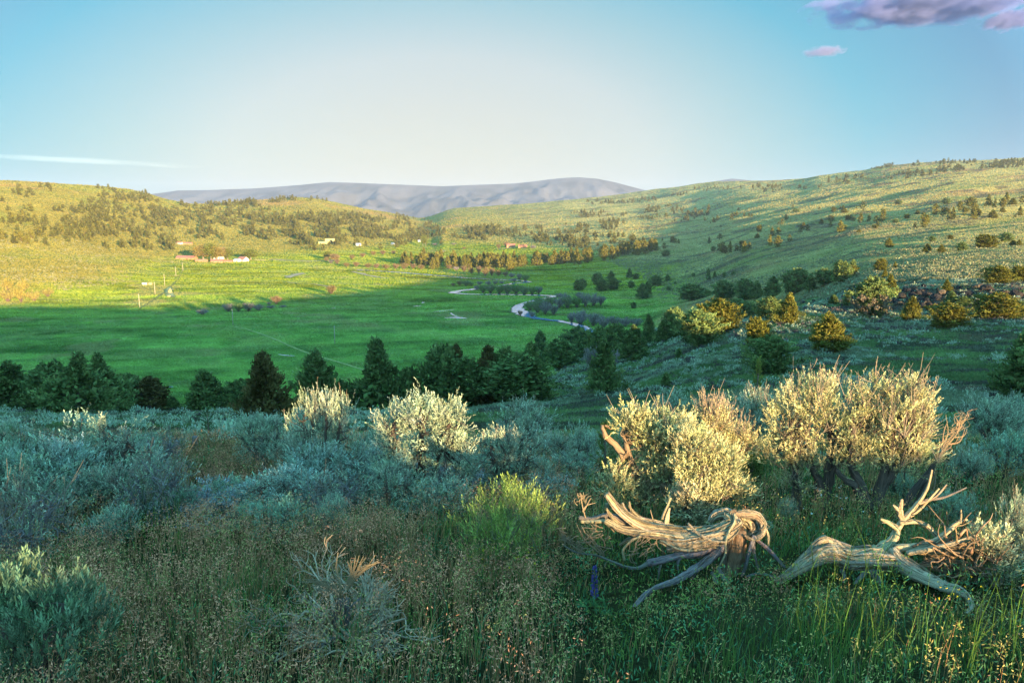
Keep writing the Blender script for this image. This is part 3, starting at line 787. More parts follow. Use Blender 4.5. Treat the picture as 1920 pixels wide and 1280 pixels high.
# ------------------------------------------------------------------ junipers drawn from the photograph, one by one
JL = [
 # px, base, top, width, kind, label
 (22, 772, 678, 84, 'cone', 'dark green juniper cut by the left picture edge, in the row above the sage field'),
 (97, 772, 676, 78, 'round', 'dense dark juniper between the edge juniper and the spreading one with a bare trunk'),
 (145, 778, 662, 98, 'spread', 'widest spreading juniper of the left row, bare pale trunk showing below its crown'),
 (203, 771, 662, 84, 'spread', 'tall ragged juniper just right of the spreading juniper with the bare trunk'),
 (241, 769, 700, 56, 'round', 'low green juniper squeezed against the brownish juniper in the left row'),
 (277, 770, 706, 78, 'brown', 'brownish leaning juniper at the right end of the left clump'),
 (323, 770, 742, 30, 'cone', 'tiny juniper alone in the gap between the left clump and the next group'),
 (389, 769, 693, 76, 'cone', 'blackish green broad juniper right of the tiny one in the gap'),
 (449, 767, 712, 56, 'round', 'low dark juniper half hidden beside the tall brown green cone'),
 (503, 787, 658, 84, 'brown', 'tall brown green cone shaped juniper, foremost of the row on the left'),
 (597, 768, 655, 86, 'cone', 'dark pointed juniper behind the sage bush with the sunlit tips'),
 (640, 766, 712, 45, 'round', 'small dark juniper between two tall ones behind the tall sage bush'),
 (716, 770, 636, 108, 'spire', 'broad juniper with a narrow ragged spire, tallest of the middle row'),
 (764, 752, 686, 46, 'round', 'small rounded juniper at the right foot of the ragged spire juniper'),
 (828, 748, 644, 84, 'round', 'pale green rounded juniper right of the ragged spire juniper'),
 (858, 738, 645, 48, 'brown', 'rusty topped juniper behind the pale green rounded one'),
 (872, 750, 668, 100, 'round', 'wide dark juniper in front of the rusty topped one'),
 (912, 742, 648, 64, 'brown', 'rust tinged juniper between the wide dark one and the bright green one'),
 (955, 728, 650, 54, 'round', 'grey green juniper behind the bright green rounded one'),
 (972, 752, 664, 106, 'round', 'bright green rounded juniper at the right end of the middle row'),
 (1000, 718, 642, 56, 'cone', 'upright juniper just behind the bright green rounded one'),
 (1012, 692, 618, 30, 'slim', 'slim pointed juniper standing up against the green meadow'),
 (1052, 690, 636, 54, 'round', 'low dark juniper beside the slim pointed one'),
 (1081, 672, 613, 48, 'round', 'juniper whose gold lit top touches the river bend'),
 (1133, 738, 636, 64, 'cone', 'lone green juniper standing in front on the sage spur'),
 (1122, 668, 612, 44, 'round', 'dark juniper beside the river behind the lone one on the spur'),
 (1155, 670, 606, 52, 'round', 'green juniper behind the lone one on the spur'),
 (1186, 676, 610, 72, 'cone', 'bushy juniper with gold lit top fingers on the edge of the spur'),
 (1216, 642, 588, 34, 'cone', 'narrow dark juniper first of the line running up the gully'),
 (1240, 642, 600, 30, 'cone', 'shorter dark juniper second in the line running up the gully'),
 (1259, 636, 575, 46, 'round', 'taller dark juniper third in the line running up the gully'),
 (1248, 728, 697, 22, 'slim', 'sapling juniper among the low sage of the bench'),
 (1273, 673, 652, 16, 'slim', 'tiny juniper sapling in front of the half lit juniper'),
 (1312, 648, 580, 78, 'round', 'half lit grey green juniper leaning on the round golden one'),
 (1351, 626, 560, 70, 'gold', 'round golden juniper fully lit by the low sun'),
 (1421, 652, 594, 48, 'gold', 'golden juniper behind the dark bushy one on the bench'),
 (1443, 702, 626, 84, 'round', 'dark bushy juniper with a lit crest, nearest on the bench'),
 (1555, 658, 586, 78, 'goldcone', 'lone pyramid shaped juniper lit gold in the middle of the bench'),
 (1476, 607, 550, 48, 'goldcone', 'lit juniper with a notch in its crown beside the dark gully grove'),
 (1632, 592, 517, 72, 'dead', 'large lit juniper with grey dead lower boughs in front of the rocks'),
 (1668, 556, 514, 30, 'goldcone', 'narrow lit juniper behind the one with dead grey boughs'),
 (1588, 574, 545, 16, 'slim', 'small orange juniper left of the one with dead boughs'),
 (1562, 570, 552, 20, 'slim', 'low leaning yellow juniper at the left end of the rock band'),
 (1706, 600, 556, 46, 'goldcone', 'lit juniper with a forked top and short trunk below the rocks'),
 (1779, 614, 568, 68, 'gold', 'low rounded golden juniper in front of the rocks'),
 (1783, 572, 545, 24, 'slim', 'slender lit juniper just above the low rounded golden one'),
 (1806, 574, 555, 26, 'round', 'small lit juniper behind the low rounded golden one'),
 (1868, 597, 549, 82, 'gold', 'wide orange juniper below the dark rock band at the right'),
 (1908, 592, 564, 40, 'round', 'dark juniper in shade right of the wide orange one'),
 (1930, 748, 606, 150, 'cone', 'dark juniper cut by the right picture edge'),
 (1298, 563, 532, 52, 'round', 'broad dark juniper at the left of the gully grove'),
 (1356, 563, 525, 40, 'round', 'dark juniper above the round golden one'),
 (1396, 562, 522, 42, 'round', 'dark round juniper in the middle of the gully grove'),
 (1418, 560, 526, 30, 'cone', 'dark narrow juniper beside the round one of the gully grove'),
 (1449, 557, 518, 38, 'cone', 'dark juniper above the notched lit one'),
 (1492, 550, 502, 56, 'round', 'largest dark juniper of the gully grove'),
 (1520, 546, 515, 26, 'cone', 'dark narrow juniper right of the largest gully one'),
 (1548, 534, 503, 42, 'round', 'dark juniper with one orange lit edge in the gully grove'),
 (1578, 530, 487, 38, 'round', 'dark tall juniper at the upper end of the gully grove'),
 (1598, 512, 486, 22, 'cone', 'small dark juniper topmost of the gully grove'),
 (1385, 603, 560, 60, 'round', 'shaded juniper right of the round golden one'),
 (1440, 600, 555, 52, 'round', 'shaded juniper left of the notched lit one'),
 (1594, 518, 497, 24, 'gold', 'small golden juniper on the terrace rim above the gully grove'),
 (1650, 508, 484, 24, 'gold', 'golden juniper on the terrace rim with sage around it'),
 (1658, 522, 503, 12, 'goldcone', 'thin golden juniper just below the terrace rim'),
 (1678, 503, 490, 9, 'goldcone', 'tiny golden juniper right of the terrace rim pair'),
 (1870, 532, 498, 50, 'gold', 'half lit juniper on top of the rock band at the right'),
 (1912, 527, 498, 36, 'gold', 'half lit juniper cut by the right edge on top of the rock band'),
 (1775, 546, 523, 18, 'goldcone', 'small orange juniper growing from the rocks'),
]
GRP = 'junipers of the bench and valley edge'
def put_juniper(px, base, top, w, kind, label, group, seed, far=None, pos=None):
    if pos is None:
        P = hit1(px, base)
        if (px < 1060 and base > 715 and P[1] > 130):
            Y = 84.0; a = at(px, base, Y); P = np.array([a[0], Y, float(zat(a[0], Y))])
    else: P = pos
    h = CAMZ + slope(top) * P[1] - P[2]
    wd = w / FPX * (P[1] * CT + (CAMZ - P[2]) * ST)
    rg = random.Random(seed)
    ks = KINDS_[kind]; k = ks[seed % len(ks)]
    s = (wd / k[3], wd / k[3] * rg.uniform(.9, 1.1), h / 6.0)
    t = thing('juniper', label, 'juniper', tuple(P), rg.uniform(0, 6.28), group, scale=s)
    link('crown', k[1], t); link('trunk', k[2], t)
    return P
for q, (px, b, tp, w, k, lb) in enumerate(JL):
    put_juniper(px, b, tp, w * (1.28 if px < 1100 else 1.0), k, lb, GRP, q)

# shaded valley-edge junipers, then the scattered lit ones of the right hillside
MIDT = [(1119, 532, 510, 22), (1145, 525, 507, 18), (1128, 546, 522, 24), (1150, 543, 520, 26), (1180, 521, 502, 14), (1192, 523, 512, 14), (1183, 540, 526, 12), (1205, 560, 530, 28), (1213, 558, 528, 18), (1230, 535, 516, 24), (1252, 528, 514, 14), (1085, 545, 524, 20), (1093, 540, 522, 14), (1328, 525, 502, 10), (1188, 578, 566, 12), (1253, 545, 536, 10), (1266, 533, 528, 8), (1325, 556, 543, 14), (1310, 556, 545, 16), (1340, 520, 508, 8), (1358, 520, 510, 8), (1300, 519, 511, 7), (1375, 516, 507, 10)]
for q, (px, b, tp, w) in enumerate(MIDT):
    put_juniper(px, b, tp, w, ['round', 'cone', 'round'][q % 3], 'small dark shaded juniper on the green flat between river and right hillside', 'shaded junipers on the flat right of the river', 300 + q)
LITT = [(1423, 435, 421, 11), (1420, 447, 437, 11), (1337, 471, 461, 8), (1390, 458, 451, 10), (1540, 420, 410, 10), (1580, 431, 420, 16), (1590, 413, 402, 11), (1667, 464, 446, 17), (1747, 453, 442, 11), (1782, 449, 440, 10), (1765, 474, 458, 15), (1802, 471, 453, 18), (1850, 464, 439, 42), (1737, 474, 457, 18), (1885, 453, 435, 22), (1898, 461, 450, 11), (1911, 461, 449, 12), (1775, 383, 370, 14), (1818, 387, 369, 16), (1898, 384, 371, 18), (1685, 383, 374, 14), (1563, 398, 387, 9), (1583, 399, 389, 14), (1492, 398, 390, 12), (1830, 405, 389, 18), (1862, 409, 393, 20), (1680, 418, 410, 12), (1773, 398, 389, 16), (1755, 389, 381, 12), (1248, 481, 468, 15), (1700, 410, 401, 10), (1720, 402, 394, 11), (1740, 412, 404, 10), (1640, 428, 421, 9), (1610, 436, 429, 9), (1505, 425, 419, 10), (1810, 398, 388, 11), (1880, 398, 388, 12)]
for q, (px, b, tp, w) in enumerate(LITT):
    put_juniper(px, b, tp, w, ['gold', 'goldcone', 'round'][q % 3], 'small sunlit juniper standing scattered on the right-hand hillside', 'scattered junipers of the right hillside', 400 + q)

# ------------------------------------------------------------------ woods on the hills: sampled over the picture's wooded stretches
def in_poly(px, py, poly):
    inside = np.zeros(len(px), bool); n = len(poly)
    for i in range(n):
        x1, y1 = poly[i]; x2, y2 = poly[(i + 1) % n]
        c = ((y1 > py) != (y2 > py)) & (px < (x2 - x1) * (py - y1) / (y2 - y1 + 1e-9) + x1)
        inside ^= c
    return inside
WOODS = [  # polygon, number, clumping seed, label, group
 ([(0, 400), (60, 405), (130, 415), (200, 400), (330, 390), (330, 470), (240, 470), (150, 465), (0, 455)], 240, 1, 0.02, 'left'),
 ([(190, 360), (270, 362), (330, 395), (420, 400), (520, 420), (640, 430), (640, 462), (560, 462), (480, 448), (400, 452), (330, 448), (270, 450), (150, 445), (140, 400)], 640, 2, -0.20, 'left'),
 ([(0, 340), (130, 345), (260, 350), (300, 380), (200, 400), (100, 400), (0, 395)], 78, 3, 0.23, 'left'),
 ([(330, 385), (420, 378), (480, 380), (520, 400), (640, 400), (700, 395), (790, 410), (835, 425), (838, 440), (780, 452), (700, 450), (640, 440), (520, 425), (420, 405)], 800, 4, -0.28, 'left'),
 ([(380, 376), (450, 378), (560, 371), (640, 378), (560, 378), (450, 386)], 78, 5, -0.22, 'left'),
 ([(640, 440), (840, 445), (830, 458), (740, 470), (640, 475), (560, 470)], 91, 6, 0.08, 'left'),
 ([(840, 432), (920, 420), (960, 435), (1040, 445), (1150, 440), (1200, 450), (1120, 468), (1020, 462), (930, 452), (850, 448)], 299, 7, -0.12, 'right'),
 ([(880, 425), (1000, 425), (1180, 410), (1330, 392), (1330, 410), (1200, 425), (1080, 440), (960, 435)], 195, 8, 0.03, 'right'),
 ([(1060, 400), (1280, 385), (1290, 396), (1100, 410), (1010, 415)], 91, 9, 0.03, 'right'),
 ([(1070, 380), (1200, 372), (1290, 362), (1290, 372), (1180, 382), (1090, 384)], 104, 10, -0.12, 'right'),
 ([(1290, 352), (1400, 352), (1520, 340), (1620, 330), (1620, 345), (1480, 358), (1330, 366)], 91, 11, 0.08, 'right'),
 ([(1500, 328), (1640, 308), (1760, 300), (1910, 296), (1920, 300), (1920, 306), (1740, 310), (1600, 322)], 117, 12, -0.02, 'right'),
 ([(1610, 336), (1740, 318), (1920, 300), (1920, 314), (1760, 326), (1650, 344)], 195, 13, -0.22, 'right'),
 ([(1280, 400), (1500, 385), (1700, 395), (1920, 370), (1920, 420), (1700, 430), (1500, 440), (1300, 425)], 71, 14, 0.18, 'right'),
 ([(1330, 440), (1480, 436), (1480, 470), (1320, 490)], 20, 15, 0.08, 'right'),
 ([(1130, 455), (1250, 450), (1300, 462), (1200, 472)], 31, 16, -0.02, 'right'),
]
PT_, SZ_, RG_ = [], [], []
r2 = np.random.default_rng(77)
for poly, n, sd, thr, side in WOODS:
    P = np.array(poly, float)
    px = r2.uniform(P[:, 0].min(), P[:, 0].max(), n * 22); py = r2.uniform(P[:, 1].min(), P[:, 1].max(), n * 22)
    k = in_poly(px, py, poly) & (fbm(px / 26, py / 11, 90 + sd, 3) > thr + .06 + r2.normal(0, .06, len(px)))
    px, py = px[k][:n], py[k][:n]
    H, ok = hit(px, py, skip=260)
    ok &= (H[:, 1] > 420) & (H[:, 2] > .4)
    H = H[ok]
    PT_.append(H); SZ_.append(np.clip(r2.normal(9.0, 2.4, len(H)), 4.0, 15.0)); RG_ += [side] * len(H)
# the long lit row across the valley
rx = np.concatenate([r2.uniform(752, 1240, 130), r2.uniform(780, 1010, 40)]); 
ry = np.interp(rx, [750, 850, 950, 1000, 1100, 1180, 1240], [500, 502, 503, 500, 491, 480, 471]) + r2.normal(-3.2, 3.2, len(rx))
H, ok = hit(rx, ry, skip=260); H = H[ok]
PT_.append(H); SZ_.append(np.clip(r2.normal(15, 2.6, len(H)), 9, 20)); RG_ += ['row'] * len(H)
# trees on the ridge sunward of the picture, whose long shadows reach the meadow
rp = np.concatenate([r2.uniform(150, 480, 26), r2.uniform(-160, 40, 8)]); rS = 24 + 36 * sstep(15, 90, np.abs(rp))
rxx = math.cos(SUN_A) * rp + math.sin(SUN_A) * rS; ryy = math.sin(SUN_A) * rp - math.cos(SUN_A) * rS
k = (np.degrees(np.abs(np.arctan2(rxx, ryy))) > 46) & (np.hypot(rxx, ryy) > 90)
RIDGE = np.stack([rxx[k], ryy[k], zat(rxx[k], ryy[k]) - .3], 1)
PT = np.vstack(PT_); SZ = np.concatenate(SZ_); RG_ = np.array(RG_)
app = SZ / PT[:, 1]
order = np.argsort(-app)
n_hand = len(JL) + len(MIDT) + len(LITT)
LBL = {'left': ('sunlit juniper among the others dotting the golden left-hand hills', 'junipers of the left hills'),
       'right': ('juniper among the others scattered over the far right-hand slopes', 'junipers of the far right slopes'),
       'row': ('gold lit juniper of the long dense row across the valley floor', 'junipers of the long valley row')}
for q in order[:300 - n_hand]:
    lb, gp = LBL[RG_[q]]
    w = SZ[q] / 6.0 * r2.uniform(.7, 1.0)
    thing('juniper', lb, 'juniper', tuple(PT[q] - np.array([0, 0, .15])), r2.uniform(0, 6.28), gp, data=JFAR[q % len(JFAR)], scale=(w, w, SZ[q] / 6.0))
rest = order[300 - n_hand:]
mb = MB()
for k in range(3):
    ii = rest[k::3]
    merge_copies(mb, JLOW[k], PT[ii] - np.array([0, 0, .15]), SZ[ii] / 6 * r2.uniform(.8, 1.15, len(ii)), SZ[ii] / 6, r2.uniform(0, 6.28, len(ii)), r2.uniform(.8, 1.2, len(ii)))
merge_copies(mb, JLOW[0], RIDGE, np.full(len(RIDGE), .7), r2.uniform(.5, .95, len(RIDGE)), r2.uniform(0, 6.28, len(RIDGE)))
o = link('juniper_woodland', mb.mesh('juniper_woodland', M_NEEDLE)); o['kind'] = 'stuff'

# ------------------------------------------------------------------ willows along the river
def willow(seed, col, n=900):
    r = np.random.default_rng(seed); lb = MB(); wb = MB()
    for q in range(26):
        a = r.uniform(0, 6.28); rr = r.uniform(.1, 1.0) ** .6
        top = np.array([math.cos(a) * rr * 1.25, math.sin(a) * rr * 1.25, 2.0 * (1 - .35 * rr ** 2) * r.uniform(.8, 1.05)])
        pts = catmull([top * np.array([.12, .12, -.05]), top * np.array([.45, .45, .55]), top], 6)
        tube(wb, pts, [.03, .018, .006], 4, (.17, .12, .11), 0, 0, .05, 3, r, cap=False)
        m = n // 26; t = r.uniform(.3, 1.04, (m, 1))
        base = pts[0] * (1 - t) ** 2 + 2 * pts[3] * t * (1 - t) + pts[-1] * t ** 2
        P = base + r.normal(0, .17, (m, 3))
        D = nrm(np.array([0, 0, 1.0]) + top * .3 + rdir(m, r) * .55)
        leaves(lb, P, D, r.uniform(.16, .4, m), r.uniform(.06, .12, m), tint(col, m, .25, r), r)
    return {'foliage': lb.mesh('willow_foliage', M_NEEDLE), 'stems': wb.mesh('willow_stems', M_BARK, True)}
WIL = {'purple': [willow(1, (.25, .21, .21)), willow(2, (.22, .20, .18))], 'green': [willow(3, (.14, .22, .075)), willow(4, (.17, .21, .10))], 'gold': [willow(5, (.20, .15, .07)), willow(6, (.22, .15, .09))], 'yellow': [willow(7, (.27, .23, .06)), willow(8, (.25, .22, .07))]}
WL = [  # px, base, top, width, tone
 (906, 549, 534, 22, 'green'), (920, 550, 533, 26, 'green'), (936, 551, 534, 24, 'green'), (951, 551, 533, 26, 'green'), (968, 551, 533, 28, 'green'), (983, 552, 537, 24, 'green'), (998, 552, 538, 24, 'green'), (1010, 551, 538, 18, 'purple'), (895, 544, 535, 16, 'purple'),
 (850, 536, 531, 12, 'gold'), (862, 535, 527, 16, 'gold'), (874, 536, 526, 20, 'green'), (884, 536, 529, 14, 'green'), (900, 535, 528, 14, 'purple'), (915, 534, 527, 14, 'purple'), (928, 533, 527, 14, 'purple'), (941, 532, 527, 12, 'purple'),
 (965, 529, 522, 14, 'purple'), (985, 526, 515, 20, 'green'), (973, 524, 514, 16, 'purple'), (960, 520, 512, 14, 'purple'), (948, 518, 510, 16, 'gold'), (935, 517, 507, 18, 'gold'), (922, 517, 503, 16, 'gold'), (910, 518, 502, 16, 'gold'), (898, 514, 500, 14, 'gold'), (884, 513, 502, 16, 'gold'), (870, 510, 499, 14, 'gold'), (855, 507, 500, 12, 'purple'), (842, 504, 497, 14, 'gold'),
 (994, 582, 564, 26, 'green'), (1008, 586, 562, 30, 'green'), (1022, 589, 566, 24, 'purple'), (1038, 590, 572, 22, 'purple'), (1012, 574, 557, 26, 'green'), (1030, 576, 556, 28, 'green'), (1048, 577, 558, 26, 'purple'), (1064, 577, 556, 28, 'green'), (1082, 576, 557, 26, 'green'), (1098, 575, 553, 26, 'purple'), (1112, 573, 552, 26, 'purple'), (1126, 572, 556, 22, 'purple'), (1062, 566, 551, 20, 'purple'), (1088, 563, 549, 22, 'purple'), (1048, 557, 550, 18, 'purple'),
 (975, 592, 583, 14, 'gold'), (998, 594, 584, 14, 'purple'),
 (1072, 606, 588, 20, 'purple'), (1088, 608, 583, 34, 'purple'), (1112, 611, 589, 32, 'purple'), (1132, 614, 593, 30, 'purple'), (1152, 614, 594, 28, 'purple'), (1172, 612, 596, 28, 'purple'), (1192, 612, 598, 28, 'purple'), (1140, 700, 655, 44, 'purple'), (1108, 690, 655, 34, 'purple'),
 (380, 590, 580, 24, 'purple'), (428, 584, 571, 26, 'purple'), (447, 584, 569, 26, 'green'), (466, 583, 569, 26, 'purple'), (485, 582, 571, 22, 'purple'), (508, 578, 573, 20, 'purple'), (530, 576, 572, 16, 'purple'), (518, 570, 556, 24, 'gold'), (621, 551, 536, 26, 'gold'), (505, 572, 567, 10, 'purple'),
 (650, 500, 493, 16, 'gold'), (668, 500, 492, 16, 'gold'), (690, 502, 494, 18, 'gold'), (706, 503, 495, 16, 'gold'), (724, 504, 496, 18, 'gold'), (742, 504, 495, 18, 'gold'), (758, 504, 494, 18, 'gold'), (775, 504, 495, 16, 'gold'), (790, 505, 497, 16, 'gold'), (620, 494, 487, 14, 'purple'), (612, 490, 482, 12, 'gold'), (632, 495, 486, 14, 'gold'),
 (700, 478, 471, 14, 'gold'), (718, 477, 470, 14, 'gold'), (738, 476, 470, 12, 'gold'), (680, 482, 475, 14, 'gold'), (660, 486, 478, 14, 'gold'), (950, 464, 454, 14, 'gold'), (935, 466, 458, 12, 'gold'), (980, 465, 458, 14, 'gold'), (1000, 466, 460, 14, 'purple'), (830, 474, 470, 12, 'purple'), (815, 460, 456, 12, 'purple'), (850, 459, 456, 14, 'purple'), (870, 467, 463, 10, 'gold'),
 (15, 566, 540, 30, 'yellow'), (40, 566, 538, 30, 'yellow'), (64, 564, 545, 26, 'yellow'), (15, 545, 525, 26, 'yellow'), (90, 556, 540, 24, 'yellow'), (45, 545, 528, 24, 'yellow'),
]
WTXT = {'purple': 'leafless purple grey willow clump on the bank of the winding river', 'green': 'leafing green willow clump on the bank of the winding river', 'yellow': 'yellow lit bush on the knoll at the left edge above the meadow shadow', 'gold': 'reddish gold willow clump at the edge of the sunlit meadow'}
WGRP = {'purple': 'purple willows along the river', 'green': 'green willows along the river', 'yellow': 'yellow bushes of the left knoll', 'gold': 'golden willows in the valley'}
for q, (px, b, tp, w, k) in enumerate(WL):
    P = hit1(px, b, skip=200 if b < 640 else 0)
    h = max(.8, CAMZ + slope(tp) * P[1] - P[2]); wd = w / FPX * P[1]
    put('willow', WIL[k][q % 2], WTXT[k], 'willow', tuple(P), (wd / 2.5, wd / 2.5 * .9, h / 2.0), q * 1.7, WGRP[k])

# cottonwoods round the farm
def cottonwood(seed, col):
    r = np.random.default_rng(seed); cb = MB(); tb = MB()
    tube(tb, catmull([(0, 0, -.3), (.1, .05, 3), (.2, 0, 8)], 8), [.45, .3, .1], 8, (.25, .21, .17), .1, 1, .05, 3, r)
    for q in range(46):
        d = rdir(1, r)[0]; c = np.array([0, 0, 6.8]) + d * np.array([3.4, 3.4, 4.2]) * r.uniform(.5, 1)
        if q % 3 == 0: tube(tb, catmull([(0, 0, 3.0 + r.random() * 2), c * .5 + np.array([0, 0, 2.6]), c], 5), [.12, .07, .03], 4, (.25, .21, .17), 0, 0, .05, 3, r, cap=False)
        m = 64; P = c + r.normal(0, .8, (m, 3))
        leaves(cb, P, nrm(d * .5 + rdir(m, r)), r.uniform(.5, .9, m), r.uniform(.3, .5, m), tint(col, m, .25, r), r)
    return {'crown': cb.mesh('cottonwood_crown', M_NEEDLE), 'trunk': tb.mesh('cottonwood_trunk', M_BARK, True)}
CW = [cottonwood(1, (.25, .20, .06)), cottonwood(2, (.15, .17, .035)), cottonwood(3, (.28, .20, .10))]
for q, (px, b, tp, w, k, lb) in enumerate([(381, 487, 463, 22, 0, 'pale rounded cottonwood at the left end of the farm trees'), (396, 488, 462, 20, 1, 'tall green cottonwood second of the farm trees'), (407, 488, 464, 18, 0, 'yellow green cottonwood behind the white farmhouse'), (417, 487, 466, 16, 2, 'reddish cottonwood right of the white farmhouse'), (427, 487, 470, 18, 1, 'lower cottonwood at the right end of the farm trees'),
                                      (470, 487, 471, 18, 1, 'green cottonwood beside the red and white barn'), (460, 485, 476, 10, 2, 'reddish bushy tree behind the red and white barn'), (793, 462, 445, 5, 1, 'narrow poplar far down the valley left of its twin'), (798, 462, 445, 5, 1, 'narrow poplar far down the valley right of its twin'), (615, 486, 474, 12, 1, 'small cottonwood by the sand flat'), (628, 489, 477, 13, 2, 'small bushy tree right of the sand flat')]):
    P = hit1(px, b, skip=300); h = CAMZ + slope(tp) * P[1] - P[2]; wd = 1.35 * w / FPX * P[1]; h *= 1.15
    put('cottonwood', CW[k], lb, 'tree', tuple(P), (wd / 7.2, wd / 7.2, h / 11.2), q, 'trees around the farm')

# ------------------------------------------------------------------ farm
M_WHITE = mat_plain('white_paint', (.56, .54, .50), .6, 1.0, .12)
M_REDROOF = mat_plain('rust_red_roof', (.33, .13, .085), .6, 1.2, .25)
M_BARNWOOD = mat_plain('barn_wood', (.36, .20, .10), .8, 1.2, .3)
M_YELLOW = mat_plain('yellow_paint', (.62, .48, .18), .6, 1.0, .12)
M_GREYROOF = mat_plain('grey_roof', (.30, .31, .36), .5, 1.0, .15)
M_GLASS = mat_plain('dark_window_glass', (.04, .05, .06), .15, 1.0, .1)
M_DOOR = mat_plain('brown_door', (.16, .09, .05), .6, 1.0, .2)
M_POLE = mat_plain('pole_wood', (.42, .36, .26), .8, 3.0, .2)
def box(b, c, s):
    x, y, z = np.array(c); a, d, h = np.array(s) / 2
    V = [(x + i * a, y + j * d, z + k * h) for i in (-1, 1) for j in (-1, 1) for k in (-1, 1)]
    b.add(V, [(0, 1, 3, 2), (4, 6, 7, 5), (0, 4, 5, 1), (2, 3, 7, 6), (0, 2, 6, 4), (1, 5, 7, 3)])
def house(name, label, cat, px, py, w, d, h, rh, rz, wall, roof, group='farm buildings in the valley'):
    P = hit1(px, py, skip=300)
    t = thing(name, label, cat, tuple(P), rz, group)
    b = MB(); a, e = w / 2, d / 2
    V = [(-a, -e, -.5), (a, -e, -.5), (a, e, -.5), (-a, e, -.5), (-a, -e, h), (a, -e, h), (a, e, h), (-a, e, h), (-a, 0, h + rh), (a, 0, h + rh)]
    b.add(V, [(0, 1, 5, 4), (2, 3, 7, 6), (0, 3, 2, 1)], None); b.add(V, [(1, 2, 6, 5), (3, 0, 4, 7)], [(5, 6, 9), (7, 4, 8)])
    link('wall', b.mesh('wall', wall), t)
    b = MB(); o_ = .35; k = rh / e
    for sgn in (-1, 1):
        y0 = sgn * (e + o_); z0 = h - o_ * k
        A = np.array([(-a - o_, y0, z0), (a + o_, y0, z0), (a + o_, 0, h + rh), (-a - o_, 0, h + rh)])
        Bv = A + np.array([0, 0, .16])
        b.add(np.vstack([A + np.array([0, 0, .02]), Bv]), [(0, 3, 2, 1) , (4, 5, 6, 7), (0, 1, 5, 4), (1, 2, 6, 5), (2, 3, 7, 6), (3, 0, 4, 7)])
    link('roof', b.mesh('roof', roof), t)
    b = MB(); box(b, (w * .12, -e - .03, h * .36), (max(1.0, w * .1), .06, h * .72)); link('door', b.mesh('door', M_DOOR), t)
    for xx in (-w * .28, w * .34):
        b = MB(); box(b, (xx, -e - .03, h * .58), (max(.9, w * .1), .06, h * .3)); link('window', b.mesh('window', M_GLASS), t)
house('farmhouse', 'white farmhouse below the farm trees', 'house', 411, 487, 13, 9, 4.2, 2.8, .2, M_WHITE, M_GREYROOF)
house('barn', 'low red roofed barn in front of the white farmhouse', 'barn', 408, 492, 15, 8, 2.0, 2.2, .1, M_BARNWOOD, M_REDROOF)
house('barn', 'red and white barn at the right end of the farmstead', 'barn', 456, 490, 12, 9, 3.0, 3.2, -.5, M_WHITE, M_REDROOF)
house('shed', 'blue grey roofed shed left of the red and white barn', 'shed', 445, 491, 8, 6, 2.6, 1.6, -.3, M_WHITE, M_GREYROOF)
house('barn', 'long rust brown barn at the left end of the farmstead', 'barn', 350, 486, 26, 9, 2.2, 2.6, -.12, M_BARNWOOD, M_REDROOF)
house('shed', 'brown open shed between the long barn and the farmhouse', 'shed', 378, 491, 14, 7, 2.0, 1.4, -.1, M_BARNWOOD, M_BARNWOOD)
house('shed', 'low brown shed in the farm yard right of the low red barn', 'shed', 428, 492, 10, 5, 1.8, 1.2, .05, M_BARNWOOD, M_REDROOF)
house('shed', 'white fronted shed of the upper yard on the hillside bench', 'shed', 336, 458, 10, 6, 2.6, 1.6, 0, M_WHITE, M_REDROOF)
house('shed', 'long rusty shed right of the white fronted one in the upper yard', 'shed', 350, 458.5, 18, 6, 2.2, 1.6, 0, M_BARNWOOD, M_REDROOF)
house('shed', 'dark weathered shed left of the white fronted one in the upper yard', 'shed', 319, 459, 12, 6, 2.2, 1.5, 0, M_BARNWOOD, M_BARNWOOD)
house('house', 'yellow house with three front bays on the far hillside', 'house', 619, 456, 16, 9, 6.0, 2.0, .1, M_YELLOW, M_YELLOW)
house('shed', 'low yellow shed left of the yellow hillside house', 'shed', 606, 457, 15, 7, 2.6, 1.2, .1, M_YELLOW, M_YELLOW)
house('house', 'larger white house in the trees right of the yellow one', 'house', 672, 461, 9, 7, 3.0, 1.8, .3, M_WHITE, M_GREYROOF)
house('house', 'small white house deep in the hillside junipers', 'house', 737, 459, 6.5, 5, 2.4, 1.5, -.2, M_WHITE, M_GREYROOF)
house('shed', 'tiny white shed beside the twin poplars', 'shed', 786, 454, 5, 5, 3.4, 1.6, 0, M_WHITE, M_GREYROOF)
house('shed', 'rusty shed among willows at the head of the valley', 'shed', 958, 464, 16, 8, 4, 3.0, 0, M_BARNWOOD, M_REDROOF)
house('shed', 'red roofed shed farthest right at the head of the valley', 'shed', 980, 465, 16, 8, 3.0, 3.0, 0, M_BARNWOOD, M_REDROOF)
house('shed', 'little white shack standing alone in the sunlit meadow', 'shed', 271, 534, 3.4, 2.4, 1.1, .7, .4, M_WHITE, M_WHITE)
